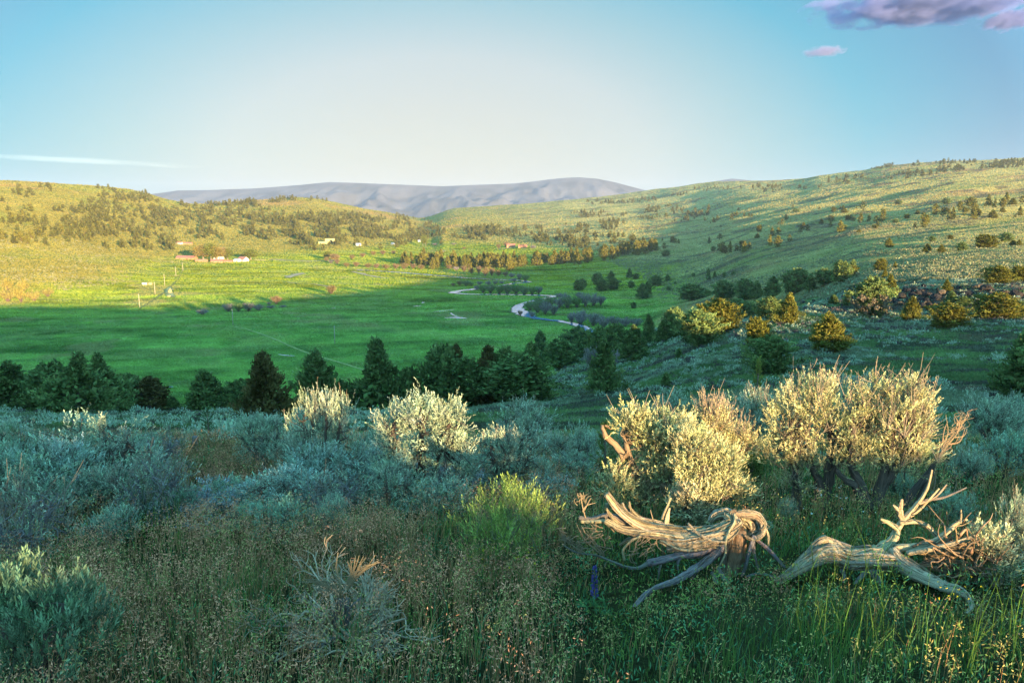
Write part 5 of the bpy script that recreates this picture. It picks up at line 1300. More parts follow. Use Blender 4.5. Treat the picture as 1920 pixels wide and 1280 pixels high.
S = [
 ([(455, 108), (560, 240), (720, 350), (900, 400), (1150, 425), (1350, 400), (1480, 300)], [20, 27, 32, 40, 44, 42, 28]),
 ([(440, 322, .03), (600, 400, 0), (850, 432, -.03), (1100, 470, -.04), (1300, 430, -.04), (1450, 340, -.02), (1410, 275, .02)], [20, 28, 34, 40, 44, 40, 26]),
 ([(458, 185, .05), (482, 275, .05), (600, 375, .03), (800, 405, .02), (1000, 420, 0)], [12, 14, 17, 18, 14]),
 ([(580, 180, .08), (620, 245, .08), (720, 300, .06), (830, 335, .05), (980, 378, .03), (1150, 400, .02)], [9, 13, 15, 18, 22, 16]),
 ([(638, 170, .05), (650, 232, .05), (720, 295, .05)], [8, 9, 9]),
 ([(880, 470, -.05), (1050, 515, -.07), (1300, 480, -.08), (1440, 430, -.06), (1535, 330, -.02)], [22, 46, 52, 42, 28]),
 ([(1285, 335, .08), (1335, 280, .08), (1420, 270, .06), (1475, 330, .02), (1440, 420, -.03), (1330, 500, -.07), (1200, 545, -.09)], [16, 34, 42, 40, 36, 26, 12]),
 ([(1480, 268, .03), (1560, 270, .03), (1660, 290, .02), (1712, 370, 0), (1690, 440, -.02), (1620, 472, -.04), (1560, 440, -.05)], [16, 28, 30, 26, 20, 16, 10]),
 ([(1520, 300, .05), (1600, 345, .06), (1640, 400, .05), (1600, 450, .02)], [26, 40, 36, 20]),
 ([(940, 560, -.08), (1080, 530, -.08), (1220, 500, -.09), (1380, 470, -.09)], [14, 30, 34, 22]),
 ([(600, 300, .03), (760, 385, .01), (950, 440, -.03), (1200, 450, -.06)], [14, 22, 26, 18]),
 ([(560, 520, 0), (640, 470, -.01), (760, 430, -.02), (880, 425, -.02)], [7, 12, 14, 10]),
]
for pts, rad in S:
    strand(b, pts, [x * .84 for x in rad], tint(TAN, 1, .2)[0] * .8, k=22, fl=.2, tw=16, lobes=5); bundle(b, pts, [x * 1.15 for x in rad], 24, TAN)
link('trunk', b.mesh('stump_trunk', M_WOOD, True), st)
b = MB()
strand(b, [(1490, 400, .02), (1485, 560, .03), (1450, 700, .03), (1420, 850, .03)], [70, 76, 74, 84], (.30, .19, .12), k=22, fl=.17, tw=2, lobes=6)
strand(b, [(1430, 480, -.02), (1400, 600, 0), (1380, 760, 0)], [24, 28, 30], (.22, .16, .12), k=12)
link('stem_base', b.mesh('stump_base', M_WOOD, True), st)
for pts, rad, cl in [
 ([(1390, 515, -.06), (1270, 640, -.10), (1130, 735, -.16), (1000, 805, -.24), (820, 872, -.36), (700, 990, -.5), (610, 1115, -.66)], [30, 30, 26, 22, 15, 16, 7], GREY),
 ([(1380, 505, -.06), (1200, 580, -.09), (1050, 602, -.11), (900, 640, -.12), (785, 662, -.12)], [26, 30, 26, 24, 22], GREY),
 ([(800, 660, -.12), (700, 702, -.1), (590, 682, -.06), (480, 640, 0), (380, 602, .04), (290, 590, .05), (200, 570, .06), (115, 520, .06)], [18, 12, 10, 8, 7, 6, 6, 4], GREY),
 ([(1330, 560, -.09), (1200, 680, -.14), (1150, 790, -.16)], [16, 12, 6], GREY),
 ([(1640, 440, -.03), (1600, 560, -.06), (1572, 680, -.06), (1540, 770, -.05)], [18, 14, 13, 10], GREY),
 ([(1632, 460, -.02), (1640, 600, -.04), (1682, 740, -.04)], [12, 10, 6], GREY),
 ([(1715, 345, .0), (1752, 450, .0), (1750, 560, .0)], [12, 9, 5], TAN),
 ([(1655, 470, -.02), (1760, 560, -.04), (1890, 700, -.08)], [12, 13, 8], GREY),
 ([(1340, 690, -.06), (1420, 820, -.14), (1510, 960, -.24)], [14, 16, 8], GREY),
 ([(1300, 735, -.06), (1360, 860, -.16), (1420, 960, -.25)], [14, 20, 14], GREY),
 ([(1540, 780, -.06), (1585, 920, -.15), (1500, 1030, -.3), (1340, 1062, -.36)], [8, 10, 8, 4], GREY),
 ([(1570, 770, -.05), (1680, 745, -.07), (1800, 775, -.09), (1900, 830, -.13)], [6, 8, 8, 5], GREY),
 ([(900, 650, -.12), (880, 720, -.14), (875, 790, -.14)], [9, 7, 3], GREY),
 ([(1060, 610, -.12), (1030, 650, -.13), (1030, 720, -.13)], [12, 10, 5], GREY)]:
    b = MB(); strand(b, pts, rad, tint(cl, 1, .12)[0], k=14, fl=.22, tw=9, rough=.07); bundle(b, pts, rad, 8, cl); link('root', b.mesh('root', M_WOOD, True), st)
for pts, rad, cl in [
 ([(235, 300, .1), (340, 310, .09), (450, 282, .07), (560, 300, .05), (700, 372, .02)], [16, 18, 20, 22, 18], (.26, .21, .21)),
 ([(250, 330, .09), (330, 330, .08), (430, 325, .05), (520, 330, .03)], [12, 16, 18, 14], TAN),
 ([(905, 310, .05), (925, 250, .05), (972, 138, .05)], [16, 12, 6], TAN), ([(930, 370, .04), (940, 300, .04), (962, 220, .04)], [18, 16, 7], TAN),
 ([(1480, 268, -.02), (1482, 330, -.06), (1430, 425, -.11), (1410, 510, -.14), (1410, 580, -.14), (1360, 690, -.13)], [11, 10, 9, 9, 7, 5], TAN),
 ([(1108, 342, -.06), (1200, 432, -.11), (1300, 482, -.14), (1410, 496, -.14)], [8, 9, 8, 7], TAN),
 ([(1460, 265, .03), (1475, 240, .03), (1495, 262, .03)], [14, 14, 10], DARK),
 ([(600, 640, -.05), (590, 560, -.05), (650, 490, -.05), (740, 440, -.05)], [8, 9, 9, 7], TAN)]:
    b = MB(); strand(b, pts, rad, tint(cl, 1, .1)[0], k=10, fl=.2, tw=10); link('branch', b.mesh('branch', M_WOOD, True), st)
b = MB(); r_ = np.random.default_rng(21)
for q in range(16):
    x, y = r_.uniform(640, 860), r_.uniform(430, 600)
    strand(b, [(x, y, -.1), (x - 40 + r_.normal(0, 30), y + 40 + r_.normal(0, 25), -.1), (x - 60 + r_.normal(0, 60), y + 70 + r_.normal(0, 40), -.1)], [4, 3.5, 1.5], (.46, .33, .21), k=4, fl=0, n=8)
for pts in [[(440, 605), (380, 540), (300, 440), (255, 360)], [(430, 600), (370, 500), (295, 395)], [(420, 595), (350, 540), (265, 450), (250, 400)], [(290, 300), (270, 230), (250, 120)], [(265, 250), (300, 200), (370, 180)], [(280, 240), (310, 180), (335, 140)], [(840, 360), (825, 300), (808, 235)], [(440, 700), (455, 660), (480, 640)], [(370, 330), (372, 370), (376, 410)], [(900, 520), (910, 580), (905, 610)], [(640, 590), (650, 650), (700, 665)], [(400, 440), (430, 480), (450, 530)]]:
    strand(b, [(p[0], p[1], .05) for p in pts], [6, 5, 3], (.45, .33, .21), k=5, fl=0, n=10)
for q in range(40):
    x, y = r_.uniform(130, 520), r_.uniform(380, 600); l = r_.uniform(40, 120); a = r_.uniform(2.2, 4.4)
    strand(b, [(x, y, .02), (x + math.cos(a) * l * .5 + r_.normal(0, 8), y + math.sin(a) * l * .5, .02), (x + math.cos(a) * l, y + math.sin(a) * l + r_.normal(0, 14), .02)], [4.5, 3.6, 2], (.42, .31, .2), k=4, fl=0, n=7)
for q in range(60):
    t_ = r_.random(); x = 80 + 200 * t_; y = 430 + 140 * t_ + r_.normal(0, 18)
    strand(b, [(x + 15, y + 20, .06), (x + r_.normal(0, 10), y, .06), (x - 8 + r_.normal(0, 14), y - 26 + r_.normal(0, 12), .06)], [3.2, 3, 2], (.45, .34, .22), k=3, fl=0, n=5)
for q in range(24):
    x, y = 265 + r_.normal(0, 30), 130 + r_.normal(0, 22)
    strand(b, [(x, y + 25, .05), (x + r_.normal(0, 10), y, .05), (x + r_.normal(0, 14), y - 12, .05)], [3, 3, 2], (.40, .31, .2), k=3, fl=0, n=4)
link('twig_tangle', b.mesh('twig_tangle', M_WOOD, True), st)

# fallen trunk
def c9(x, y): return 1020 + x / 2.133, 880 + y / 2.133
YT = 4.72; pt = YT * 1.08 / FPX / 2.133
trunk_o = hit1(1650, 1100)
ft = thing('fallen_trunk', 'fallen bleached sagebrush trunk with antler like limbs and a root tangle at its right end', 'log', tuple(trunk_o))
def tr(b, pts, rad, col=TAN, **kw): strand(b, pts, rad, col, YT, c9, trunk_o, pt, **kw)
b = MB()
for pts, rad in [
 ([(925, 450, -.1), (1000, 395, -.06), (1060, 335, -.02), (1112, 284, 0), (1150, 300, .02), (1250, 335, .03), (1330, 345, .02)], [10, 15, 17, 19, 22, 24, 22]),
 ([(940, 452, -.14), (1030, 378, -.1), (1130, 322, -.05), (1230, 345, -.02), (1310, 345, -.01), (1420, 345, 0)], [10, 18, 22, 34, 40, 30]),
 ([(1150, 345, -.04), (1230, 365, -.05), (1310, 362, -.06), (1420, 372, -.06), (1520, 420, -.1), (1600, 472, -.2), (1665, 525, -.3)], [20, 30, 36, 34, 24, 15, 6]),
 ([(955, 440, -.16), (1040, 395, -.13), (1130, 355, -.1), (1220, 375, -.08)], [8, 13, 16, 12])]:
    tr(b, pts, [x * .88 for x in rad], tint(TAN, 1, .1)[0] * .8, k=24, fl=.18, tw=8, lobes=5); bundle(b, pts, rad, 26, (.53, .43, .28), Y=YT, cf=c9, o=trunk_o, sc=pt)
link('trunk', b.mesh('fallen_trunk', M_WOOD, True), ft)
for pts, rad, cl in [
 ([(1395, 315, -.03), (1430, 372, -.1), (1500, 422, -.2), (1600, 468, -.32), (1660, 484, -.42), (1700, 520, -.48), (1705, 560, -.54), (1650, 600, -.62)], [22, 24, 23, 19, 14, 9, 7, 4], TAN),
 ([(1325, 335, .0), (1388, 292, .02), (1412, 243, .03), (1382, 216, .03), (1345, 198, .03)], [24, 18, 13, 9, 4], TAN),
 ([(1408, 245, .03), (1440, 200, .04), (1490, 140, .06), (1530, 80, .08), (1552, 0, .1)], [12, 10, 7, 5, 3], TAN),
 ([(1438, 210, .04), (1424, 170, .04), (1432, 118, .04)], [11, 9, 4], TAN), ([(1424, 170, .04), (1405, 150, .04), (1395, 142, .04)], [8, 5, 3], TAN),
 ([(1490, 140, .06), (1560, 112, .08), (1610, 60, .1)], [6, 5, 3], TAN), ([(1520, 122, .07), (1600, 110, .1), (1690, 72, .13)], [5, 4, 2], GREY), ([(1440, 200, .04), (1500, 160, .06), (1580, 75, .08)], [7, 5, 3], TAN),
 ([(1420, 215, .03), (1480, 208, .02), (1532, 226, 0), (1582, 266, -.03), (1640, 222, -.03), (1692, 198, -.03)], [9, 9, 9, 9, 7, 4], TAN), ([(1640, 222, -.03), (1665, 200, -.03), (1668, 160, -.03)], [6, 4, 2], TAN),
 ([(1405, 312, -.04), (1500, 306, -.07), (1570, 282, -.08), (1640, 232, -.08)], [13, 12, 10, 5], TAN),
 ([(1450, 335, -.1), (1550, 315, -.14), (1650, 290, -.16), (1730, 262, -.16)], [10, 10, 8, 4], TAN),
 ([(1305, 395, -.08), (1350, 470, -.12), (1385, 565, -.16)], [14, 13, 10], (.22, .17, .2)), ([(1330, 400, -.06), (1320, 470, -.08), (1300, 540, -.1)], [8, 8, 5], (.22, .17, .2)),
 ([(1190, 395, -.06), (1200, 450, -.1), (1150, 500, -.13)], [7, 6, 4], GREY), ([(1290, 405, -.08), (1240, 460, -.12), (1215, 520, -.16)], [8, 6, 4], GREY), ([(1490, 585, -.55), (1530, 575, -.55), (1590, 565, -.55)], [8, 10, 7], GREY), ([(1470, 470, -.2), (1440, 520, -.26), (1450, 560, -.3)], [7, 6, 4], GREY)]:
    b = MB(); tr(b, pts, rad, tint(cl, 1, .1)[0], k=14, fl=.22, tw=8, rough=.07); bundle(b, pts, rad, 8, cl, Y=YT, cf=c9, o=trunk_o, sc=pt); link('limb', b.mesh('limb', M_WOOD, True), ft)
b = MB(); r_ = np.random.default_rng(31)
for q in range(150):
    a = r_.uniform(0, 6.28); f = r_.uniform(.15, 1.0); x = 1665 + math.cos(a) * 105 * f; y = 370 + math.sin(a) * 115 * f; z = r_.uniform(-.22, .12)
    pts = [(x, y, z)]; dx, dy = r_.normal(0, 1, 2)
    for k in range(4):
        dx = dx * .6 + r_.normal(0, .8); dy = dy * .6 + r_.normal(0, .8); x += dx * 20; y += dy * 20; z += r_.normal(0, .025); pts.append((x, y, z))
    tr(b, pts, [4.2 * r_.uniform(.6, 1.5), 3, 1.2], tint((.38, .25, .15), 1, .35, r_)[0], k=4, fl=0, n=12, rough=0)
for q in range(26):
    x0, y0 = 1470 + r_.uniform(0, 120), 320 + r_.uniform(-20, 90)
    tr(b, [(x0, y0, -.08), (x0 + 70, y0 + r_.normal(0, 20), -.1), (x0 + 150, y0 + r_.normal(0, 45), -.1)], [5, 4, 2], tint((.42, .28, .17), 1, .3, r_)[0], k=5, fl=0, n=9)
link('root_tangle', b.mesh('root_tangle', M_WOOD, True), ft)

# leaning dead sagebrush branch behind the fallen trunk
L = Loc(1700, 965); b = MB()
def dl(pts, rad, col, k=8): tube(b, catmull(np.array([L.p(*c6(x, y)) for x, y in pts]), 14), np.array(rad), k, col, .18, 8, .06, 3)
dl([(1240, 1080), (1300, 965), (1380, 860), (1420, 790)], [.034, .032, .026, .02], (.14, .11, .095)); dl([(1290, 1070), (1350, 950), (1410, 830)], [.022, .02, .014], (.14, .11, .095))
for pts, rad in [([(1420, 790), (1440, 720), (1490, 640), (1480, 530)], [.018, .013, .006, .002]), ([(1415, 800), (1490, 700), (1540, 640), (1592, 540)], [.018, .012, .008, .002]), ([(1490, 700), (1560, 680), (1590, 600)], [.009, .006, .002]), ([(1410, 810), (1470, 790), (1505, 800)], [.01, .007, .003]), ([(1380, 860), (1400, 900), (1385, 960)], [.008, .006, .003]), ([(1400, 840), (1420, 900), (1400, 980), (1360, 1010)], [.01, .007, .005, .003]), ([(1540, 640), (1555, 590), (1540, 560)], [.006, .004, .002]), ([(1460, 690), (1470, 620), (1490, 570)], [.007, .005, .002]), ([(1440, 750), (1500, 720), (1515, 690)], [.006, .005, .002]), ([(1520, 660), (1580, 650), (1600, 610)], [.005, .004, .002]), ([(1530, 870), (1540, 920), (1520, 980)], [.004, .004, .003])]:
    dl(pts, rad, tint((.44, .32, .2), 1, .1)[0], 6)
r_ = np.random.default_rng(41)
for q in range(60):
    t_ = r_.random(); x, y = 1430 + 150 * t_ + r_.normal(0, 18), 780 - 220 * t_ + r_.normal(0, 18); dl([(x, y), (x + r_.normal(10, 14), y - 20 + r_.normal(0, 10)), (x + r_.normal(20, 22), y - 42 + r_.normal(0, 14))], [.004, .003, .0012], tint((.42, .31, .2), 1, .2, r_)[0], 3)
t = thing('dead_branch', 'leaning dead sagebrush limb, dark below and sunlit tan above, right of the sunlit pair', 'dead shrub', tuple(L.o)); link('limb', b.mesh('dead_limb', M_WOOD, True), t)

# seedling junipers and posts
def seedling(px, base, top, w, label, col, seed):
    P = hit1(px, base); h = CAMZ + slope(top) * P[1] - P[2]; wd = w / FPX * P[1] * 1.06
    r = np.random.default_rng(seed); cb = MB(); tb = MB()
    tube(tb, [(0, 0, -.05), (.01, 0, h * .5), (0, 0, h * .96)], [.03 * h, .018 * h, .006 * h], 6, (.2, .14, .1))
    for q in range(34):
        f = r.uniform(.12, 1); a = r.uniform(0, 6.28); rad = wd * .5 * (1 - f) ** .7 + .02 * wd; tip = np.array([math.cos(a) * rad, math.sin(a) * rad, f * h + .08 * h])
        base_ = np.array([0, 0, f * h * .9]); tube(tb, [base_, tip], [.007 * h, .003 * h], 3, (.2, .15, .09), cap=False)
        m = 26; t_ = r.uniform(.2, 1.05, (m, 1)); leaves(cb, base_ + (tip - base_) * t_, nrm((tip - base_) + np.array([0, 0, .15 * h])) + rdir(m, r) * .6, r.uniform(.03, .07, m) * h, .016 * h, tint(col, m, .2, r), r)
    t = thing('juniper_seedling', label, 'juniper', tuple(P), 0, 'young junipers'); link('foliage', cb.mesh('foliage', M_NEEDLE), t); link('stem', tb.mesh('stem', M_BARK, True), t)
seedling(392, 832, 768, 38, 'young dark green juniper in the shaded sage field', (.06, .12, .05), 1)
seedling(1416, 800, 680, 34, 'young yellow green juniper tip sticking up left of the big sunlit pair', (.24, .26, .06), 2)
seedling(1132, 905, 800, 66, 'young juniper with yellow green sprigs left of the twisted tan trunk', (.16, .22, .06), 3)
for px, b_, tp, lb in [(365, 846, 818, 'weathered fence post in the sage field left of the tumbleweed'), (331, 850, 826, 'thin fence stake further left in the sage field')]:
    P = hit1(px, b_); h = CAMZ + slope(tp) * P[1] - P[2]; b = MB(); tube(b, catmull([(0, 0, -.2), (.01, 0, h * .5), (.03, 0, h)], 6), [.055, .05, .045], 8, (.2, .17, .17), .1, 1, .04)
    thing('fence_post', lb, 'post', tuple(P), 0, 'posts in the sage field', data=b.mesh('fence_post', M_WOOD, True))
# lupine
P = hit1(1113, 1175); r_ = np.random.default_rng(4); b = MB(); fb = MB()
tube(b, [(0, 0, -.02), (.01, 0, .2), (0, .01, .36)], [.005, .004, .003], 5, (.12, .17, .06))
for q in range(8):
    a = q * .8; leaves(b, np.repeat([[math.cos(a) * .07, math.sin(a) * .07, .08 + .015 * q]], 7, 0), np.stack([np.cos(np.arange(7) * .9), np.sin(np.arange(7) * .9), np.full(7, .4)], 1), .05, .012, tint((.08, .17, .06), 7))
n = 130; z = r_.uniform(.17, .38, n); a = r_.uniform(0, 6.28, n); rr_ = .022 * (1.15 - (z - .17) / .3)
leaves(fb, np.stack([np.cos(a) * rr_ * .3, np.sin(a) * rr_ * .3, z], 1), np.stack([np.cos(a), np.sin(a), np.full(n, .5)], 1), rr_, .014, tint((.085, .07, .22), n, .3), r_)
t = thing('lupine', 'violet blue lupine flower spike in the grass in front of the stump', 'flower', tuple(P)); link('stem', b.mesh('stem', M_GRASS), t); link('flower_spike', fb.mesh('flower_spike', M_LEAF), t)

# ------------------------------------------------------------------ sage field: nearest mounds one by one, the rest as cover
MND = [mound(150, k, .13).mesh('sagebrush', M_LEAF) for k in range(7)]
r3 = np.random.default_rng(99)
N = 90000
Yc = np.exp(r3.uniform(math.log(10.5), math.log(210), N)); Xc = (Yc * .80 + 3) * r3.uniform(-1, 1, N)
dens = np.where(Yc < 26, .42, .7); area = 1.6 * Yc * Yc * math.log(20) / N
keep = r3.random(N) < np.clip(dens * area, 0, 1)
msk = fbm(Xc / 13, Yc / 7, 55, 3) + .5 * fbm(Xc / 4, Yc / 4, 56, 2)
keep &= msk > np.where(Yc > 55, -.2, np.where(Xc < -.15 * Yc, -.25, .02))
Xc, Yc = Xc[keep], Yc[keep]; Zc = zat(Xc, Yc)
ppx, ppy = project(Xc, Yc, Zc)
keep = (ppx > -420) & (ppx < 2340) & (Zc > 8) & ~((ppx > 860) & (ppx < 1130) & (ppy > 745) & (ppy < 800) & (r3.random(len(ppx)) < .93)) & ~((ppx > 250) & (ppx < 380) & (ppy > 838) & (ppy < 865)) & ~((ppx < 480) & (ppy < 785) & (r3.random(len(ppx)) < .6))
Xc, Yc, Zc = Xc[keep], Yc[keep], Zc[keep]
Rr = np.clip(r3.lognormal(0, .32, len(Xc)), .45, 2.2)
Rr = Rr * np.interp(Yc, [10, 16, 40, 60, 100], [.55, .55, .65, .75, .8])
a_ = np.argsort(-Rr / Yc + 9 * ((ppx[keep] < -30) | (ppx[keep] > 1950)))
ind, rest = a_[:240], a_[240:]
for q in ind:
    x = Xc[q]; fx = project(x, Yc[q], Zc[q])[0]
    where = 'left of the tall sunlit tipped bush' if fx < 640 else ('in the middle of the slope' if fx < 1200 else 'on the bench behind the sunlit pair')
    s = Rr[q]
    thing('sagebrush', 'small grey sagebrush mound in shade ' + where, 'shrub', (x, Yc[q], Zc[q] - .06), r3.uniform(0, 6.28), 'sagebrush mounds of the shaded field ' + where, data=MND[q % 7], scale=(s, s, s * r3.uniform(.75, 1.1)))
mb = MB()
for lo, hi, n, size in [(0, 45, 100, .13), (45, 95, 64, .16), (95, 300, 34, .24)]:
    cs_ = np.asarray(SAGE) * (1 if hi < 50 else .9)
    for k in range(3):
        ii = rest[(Yc[rest] >= lo) & (Yc[rest] < hi)][k::3]
        if len(ii): merge_copies(mb, mound(n, 30 + k, size, cs_ if k < 2 else (.11, .085, .085)).arrays(), np.stack([Xc[ii], Yc[ii], Zc[ii] - .06], 1), Rr[ii], Rr[ii] * r3.uniform(.7, 1.1, len(ii)), r3.uniform(0, 6.28, len(ii)), r3.uniform(.75, 1.2, len(ii)))
# sparse brush texture of the far sage slopes
r4 = np.random.default_rng(123)
fx = np.concatenate([r4.uniform(1000, 1925, 26000), r4.uniform(0, 640, 7000), r4.uniform(1000, 1240, 2500)]); fy = np.concatenate([r4.uniform(400, 560, 26000), r4.uniform(440, 575, 7000), r4.uniform(485, 522, 2500)])
H, ok = hit(fx, fy, skip=200); ok &= (H[:, 2] > 2.0) & (fbm(H[:, 0] / 40, H[:, 1] / 60, 57, 3) > -.25)
H = H[ok & (H[:, 1] < 1000)]; s = np.clip(r4.lognormal(-.1, .3, len(H)), .4, 1.6) * (.9 + H[:, 1] / 900)
for k in range(3):
    ii = np.arange(len(H))[k::3]
    merge_copies(mb, mound(9, 60 + k, .5, (.235, .235, .13), .62, .5).arrays(), H[ii] - np.array([0, 0, .1]), s[ii] * 1.2, s[ii], r4.uniform(0, 6.28, len(ii)), r4.uniform(.75, 1.2, len(ii)))
o = link('sagebrush_cover', mb.mesh('sagebrush_cover', M_LEAF)); o['kind'] = 'stuff'

# ------------------------------------------------------------------ grass
g = np.random.default_rng(202)
def scatter(n, y0, y1, xs=.80):
    Y = np.sqrt(g.uniform(y0 ** 2, y1 ** 2, n)); X = (Y * xs + 2.6) * g.uniform(-1, 1, n); return X, Y
def blades(mb, X, Y, h, w, lean, C):
    n = len(X); Z = zat(X, Y) - .01
    B = np.stack([X, Y, Z], 1); a = g.uniform(0, 6.28, n); dr = np.stack([np.cos(a), np.sin(a), 0 * a], 1); sd = np.stack([-np.sin(a + 1.1), np.cos(a + 1.1), 0 * a], 1)
    h = h[:, None]; ln = lean[:, None]; w = w[:, None]
    m1 = B + dr * ln * h * .25 + np.array([0, 0, 1]) * h * .52; tp = B + dr * ln * h + np.array([0, 0, 1]) * h * np.sqrt(np.maximum(.1, 1 - ln ** 2))
    V = np.stack([B - sd * w * .5, B + sd * w * .5, m1 + sd * w * .42, m1 - sd * w * .42, tp], 1).reshape(-1, 3)
    k = np.arange(n)[:, None] * 5
    mb.add(V, k + np.array([[0, 1, 2, 3]]), k + np.array([[3, 2, 4]]), np.repeat(C, 5, 0)); return tp
CLR = [hit1(*q_) for q_ in [(1080, 1070), (1190, 1095), (1300, 1110), (1365, 1090), (1390, 1130), (1480, 1090), (1560, 1100), (1650, 1110), (1740, 1130), (1820, 1150), (1250, 1130), (1200, 1160)]]
mb = MB()
def zone(X, Y):
    px, py = project(X, Y, zat(X, Y)); 
    green = np.clip(.25 + .75 * sstep(1000, 1250, px) * sstep(960, 1080, py) + .5 * fbm(X / 1.3, Y / 1.3, 70, 3) + .3 * (px < 120), 0, 1)
    brown = np.clip(.9 - .75 * sstep(1000, 1200, px) + .6 * fbm(X / .9, Y / .9, 72, 3), 0, 1)
    return green, brown
for n, y0, y1, hs, ws in [(52000, 2.6, 6.2, .18, .0042), (48000, 6.2, 12, .18, .007), (24000, 12, 24, .17, .014)]:
    nt_ = n // 16; X0, Y0 = scatter(nt_, y0, y1); kk_ = g.integers(0, nt_, int(n * .62)); sg_ = .035 + .004 * y0
    X, Y = scatter(n - len(kk_), y0, y1); X = np.concatenate([X0[kk_] + g.normal(0, sg_, len(kk_)), X]); Y = np.concatenate([Y0[kk_] + g.normal(0, sg_, len(kk_)), Y]); bh_ = np.concatenate([g.uniform(.75, 1.7, nt_)[kk_], np.full(n - len(kk_), .8)]); bc_ = np.concatenate([g.uniform(.65, 1.35, nt_)[kk_], np.ones(n - len(kk_))])[:, None]
    pk_ = (fbm(X / .55, Y / .55, 76, 3) + .5 * fbm(X / 1.7, Y / 1.7, 78, 2)) > g.normal(-.28, .12, n); X, Y, bh_, bc_ = X[pk_], Y[pk_], bh_[pk_], bc_[pk_]; n = len(X)
    gr, br = zone(X, Y)
    near_ = np.min([np.hypot(X - q_[0], Y - q_[1]) for q_ in CLR], 0); hk_ = .25 + .75 * sstep(.25, .75, near_)
    h = bh_ * hk_ * hs * g.uniform(.4, 1.35, n) * (.75 + .5 * fbm(X / .7, Y / .7, 74, 2) + .25 * gr)
    c1, c2, c3 = np.array([.12, .20, .05]), np.array([.40, .215, .10]), np.array([.09, .20, .10])
    u = g.random(n)[:, None]
    C = np.where(u < gr[:, None] * .75 + .12, c1, np.where(u > .86, c3, c2)) * g.uniform(.65, 1.35, (n, 1)) * bc_
    blades(mb, X, Y, np.maximum(h, .05), ws * g.uniform(.6, 1.5, n), g.uniform(.05, .6, n), C)
# seed heads of the cheat grass
for n, y0, y1, m, s in [(20000, 2.6, 6.0, 14, .015), (20000, 6.0, 11, 9, .022), (9000, 11, 19, 6, .034)]:
    X, Y = scatter(n, y0, y1); gr, br = zone(X, Y); k = (g.random(n) < br * .75 + .25) & (fbm(X / .5, Y / .5, 79, 3) > g.normal(-.12, .12, n)); brk = br[k]; X, Y, br = X[k], Y[k], br[k]; n = len(X)
    h = g.uniform(.18, .38, n) * (.4 + .6 * sstep(.3, .7, np.min([np.hypot(X - q_[0], Y - q_[1]) for q_ in CLR], 0))); tp = blades(mb, X, Y, h, np.full(n, .0028 * (y0 / 2.9) ** .8), g.uniform(.05, .35, n), tint((.42, .23, .11), n, .3, g))
    P = np.repeat(tp, m, 0) + np.stack([g.normal(0, .018, n * m), g.normal(0, .018, n * m), g.uniform(-.10, .012, n * m)], 1)
    C = np.repeat(np.where(g.random((n, 1)) > brk[:, None] * .85, np.array([[.42, .36, .13]]), np.array([[.70, .31, .18]])), m, 0) * g.uniform(.6, 1.35, (n * m, 1))
    leaves(mb, P, rdir(n * m, g) * .8 + np.array([0, 0, -.25]), s * g.uniform(.6, 1.5, n * m), s * .34, C, g)
o = link('grass', mb.mesh('grass', M_GRASS)); o['kind'] = 'stuff'
# low broad leaved herbs
mb = MB()
for n, y0, y1, sz in [(1900, 2.6, 6.5, .032), (1200, 6.5, 11, .045)]:
    X, Y = scatter(n, y0, y1); gr, _ = zone(X, Y); k = g.random(n) < .25 + .6 * gr; X, Y = X[k], Y[k]; n = len(X); m = 26
    P0 = np.stack([X, Y, zat(X, Y)], 1); P = np.repeat(P0, m, 0) + np.stack([g.normal(0, .05, n * m), g.normal(0, .05, n * m), g.uniform(.02, .2, n * m)], 1)
    C = np.repeat(np.where(g.random((n, 1)) < .6, np.array([[.09, .22, .10]]), np.array([[.17, .25, .06]])), m, 0) * g.uniform(.7, 1.3, (n * m, 1))
    leaves(mb, P, rdir(n * m, g) * .8 + np.array([0, 0, .6]), sz * g.uniform(.5, 1.3, n * m), sz * .24, C, g)
def sprinkle(n, px0, px1, py0, py1, s, col, hh):
    px = g.uniform(px0, px1, n); py = g.uniform(py0, py1, n); P, _ = hit(px, py); P = P + np.array([0, 0, 1]) * hh * g.uniform(.6, 1.2, (n, 1)); m = 5
    leaves(mb, np.repeat(P, m, 0), rdir(n * m, g) + np.array([0, 0, .5]), s, s * .8, tint(col, n * m, .15, g), g)
sprinkle(26, 870, 1010, 1090, 1150, .009, (.55, .45, .04), .3); sprinkle(18, 1500, 1640, 955, 1005, .012, (.7, .7, .66), .25); sprinkle(16, 1740, 1840, 1175, 1215, .008, (.55, .45, .04), .3); sprinkle(14, 1380, 1480, 950, 1000, .008, (.6, .5, .1), .3)
o = link('herbs', mb.mesh('herbs', M_GRASS)); o['kind'] = 'stuff'
# tall single grass stems near the right
mb = MB(); n = 250
px = np.concatenate([g.uniform(1500, 1980, 90), g.uniform(230, 340, 110), g.uniform(1480, 1660, 50)]); py = np.concatenate([g.uniform(1215, 1300, 90), g.uniform(960, 1030, 110), g.uniform(1100, 1250, 50)])
P, _ = hit(px, py); blades(mb, P[:, 0], P[:, 1], g.uniform(.3, .62, n), np.full(n, .005), g.uniform(.05, .4, n), tint((.07, .14, .03), n, .3, g))
o = link('tall_grass', mb.mesh('tall_grass', M_GRASS)); o['kind'] = 'stuff'
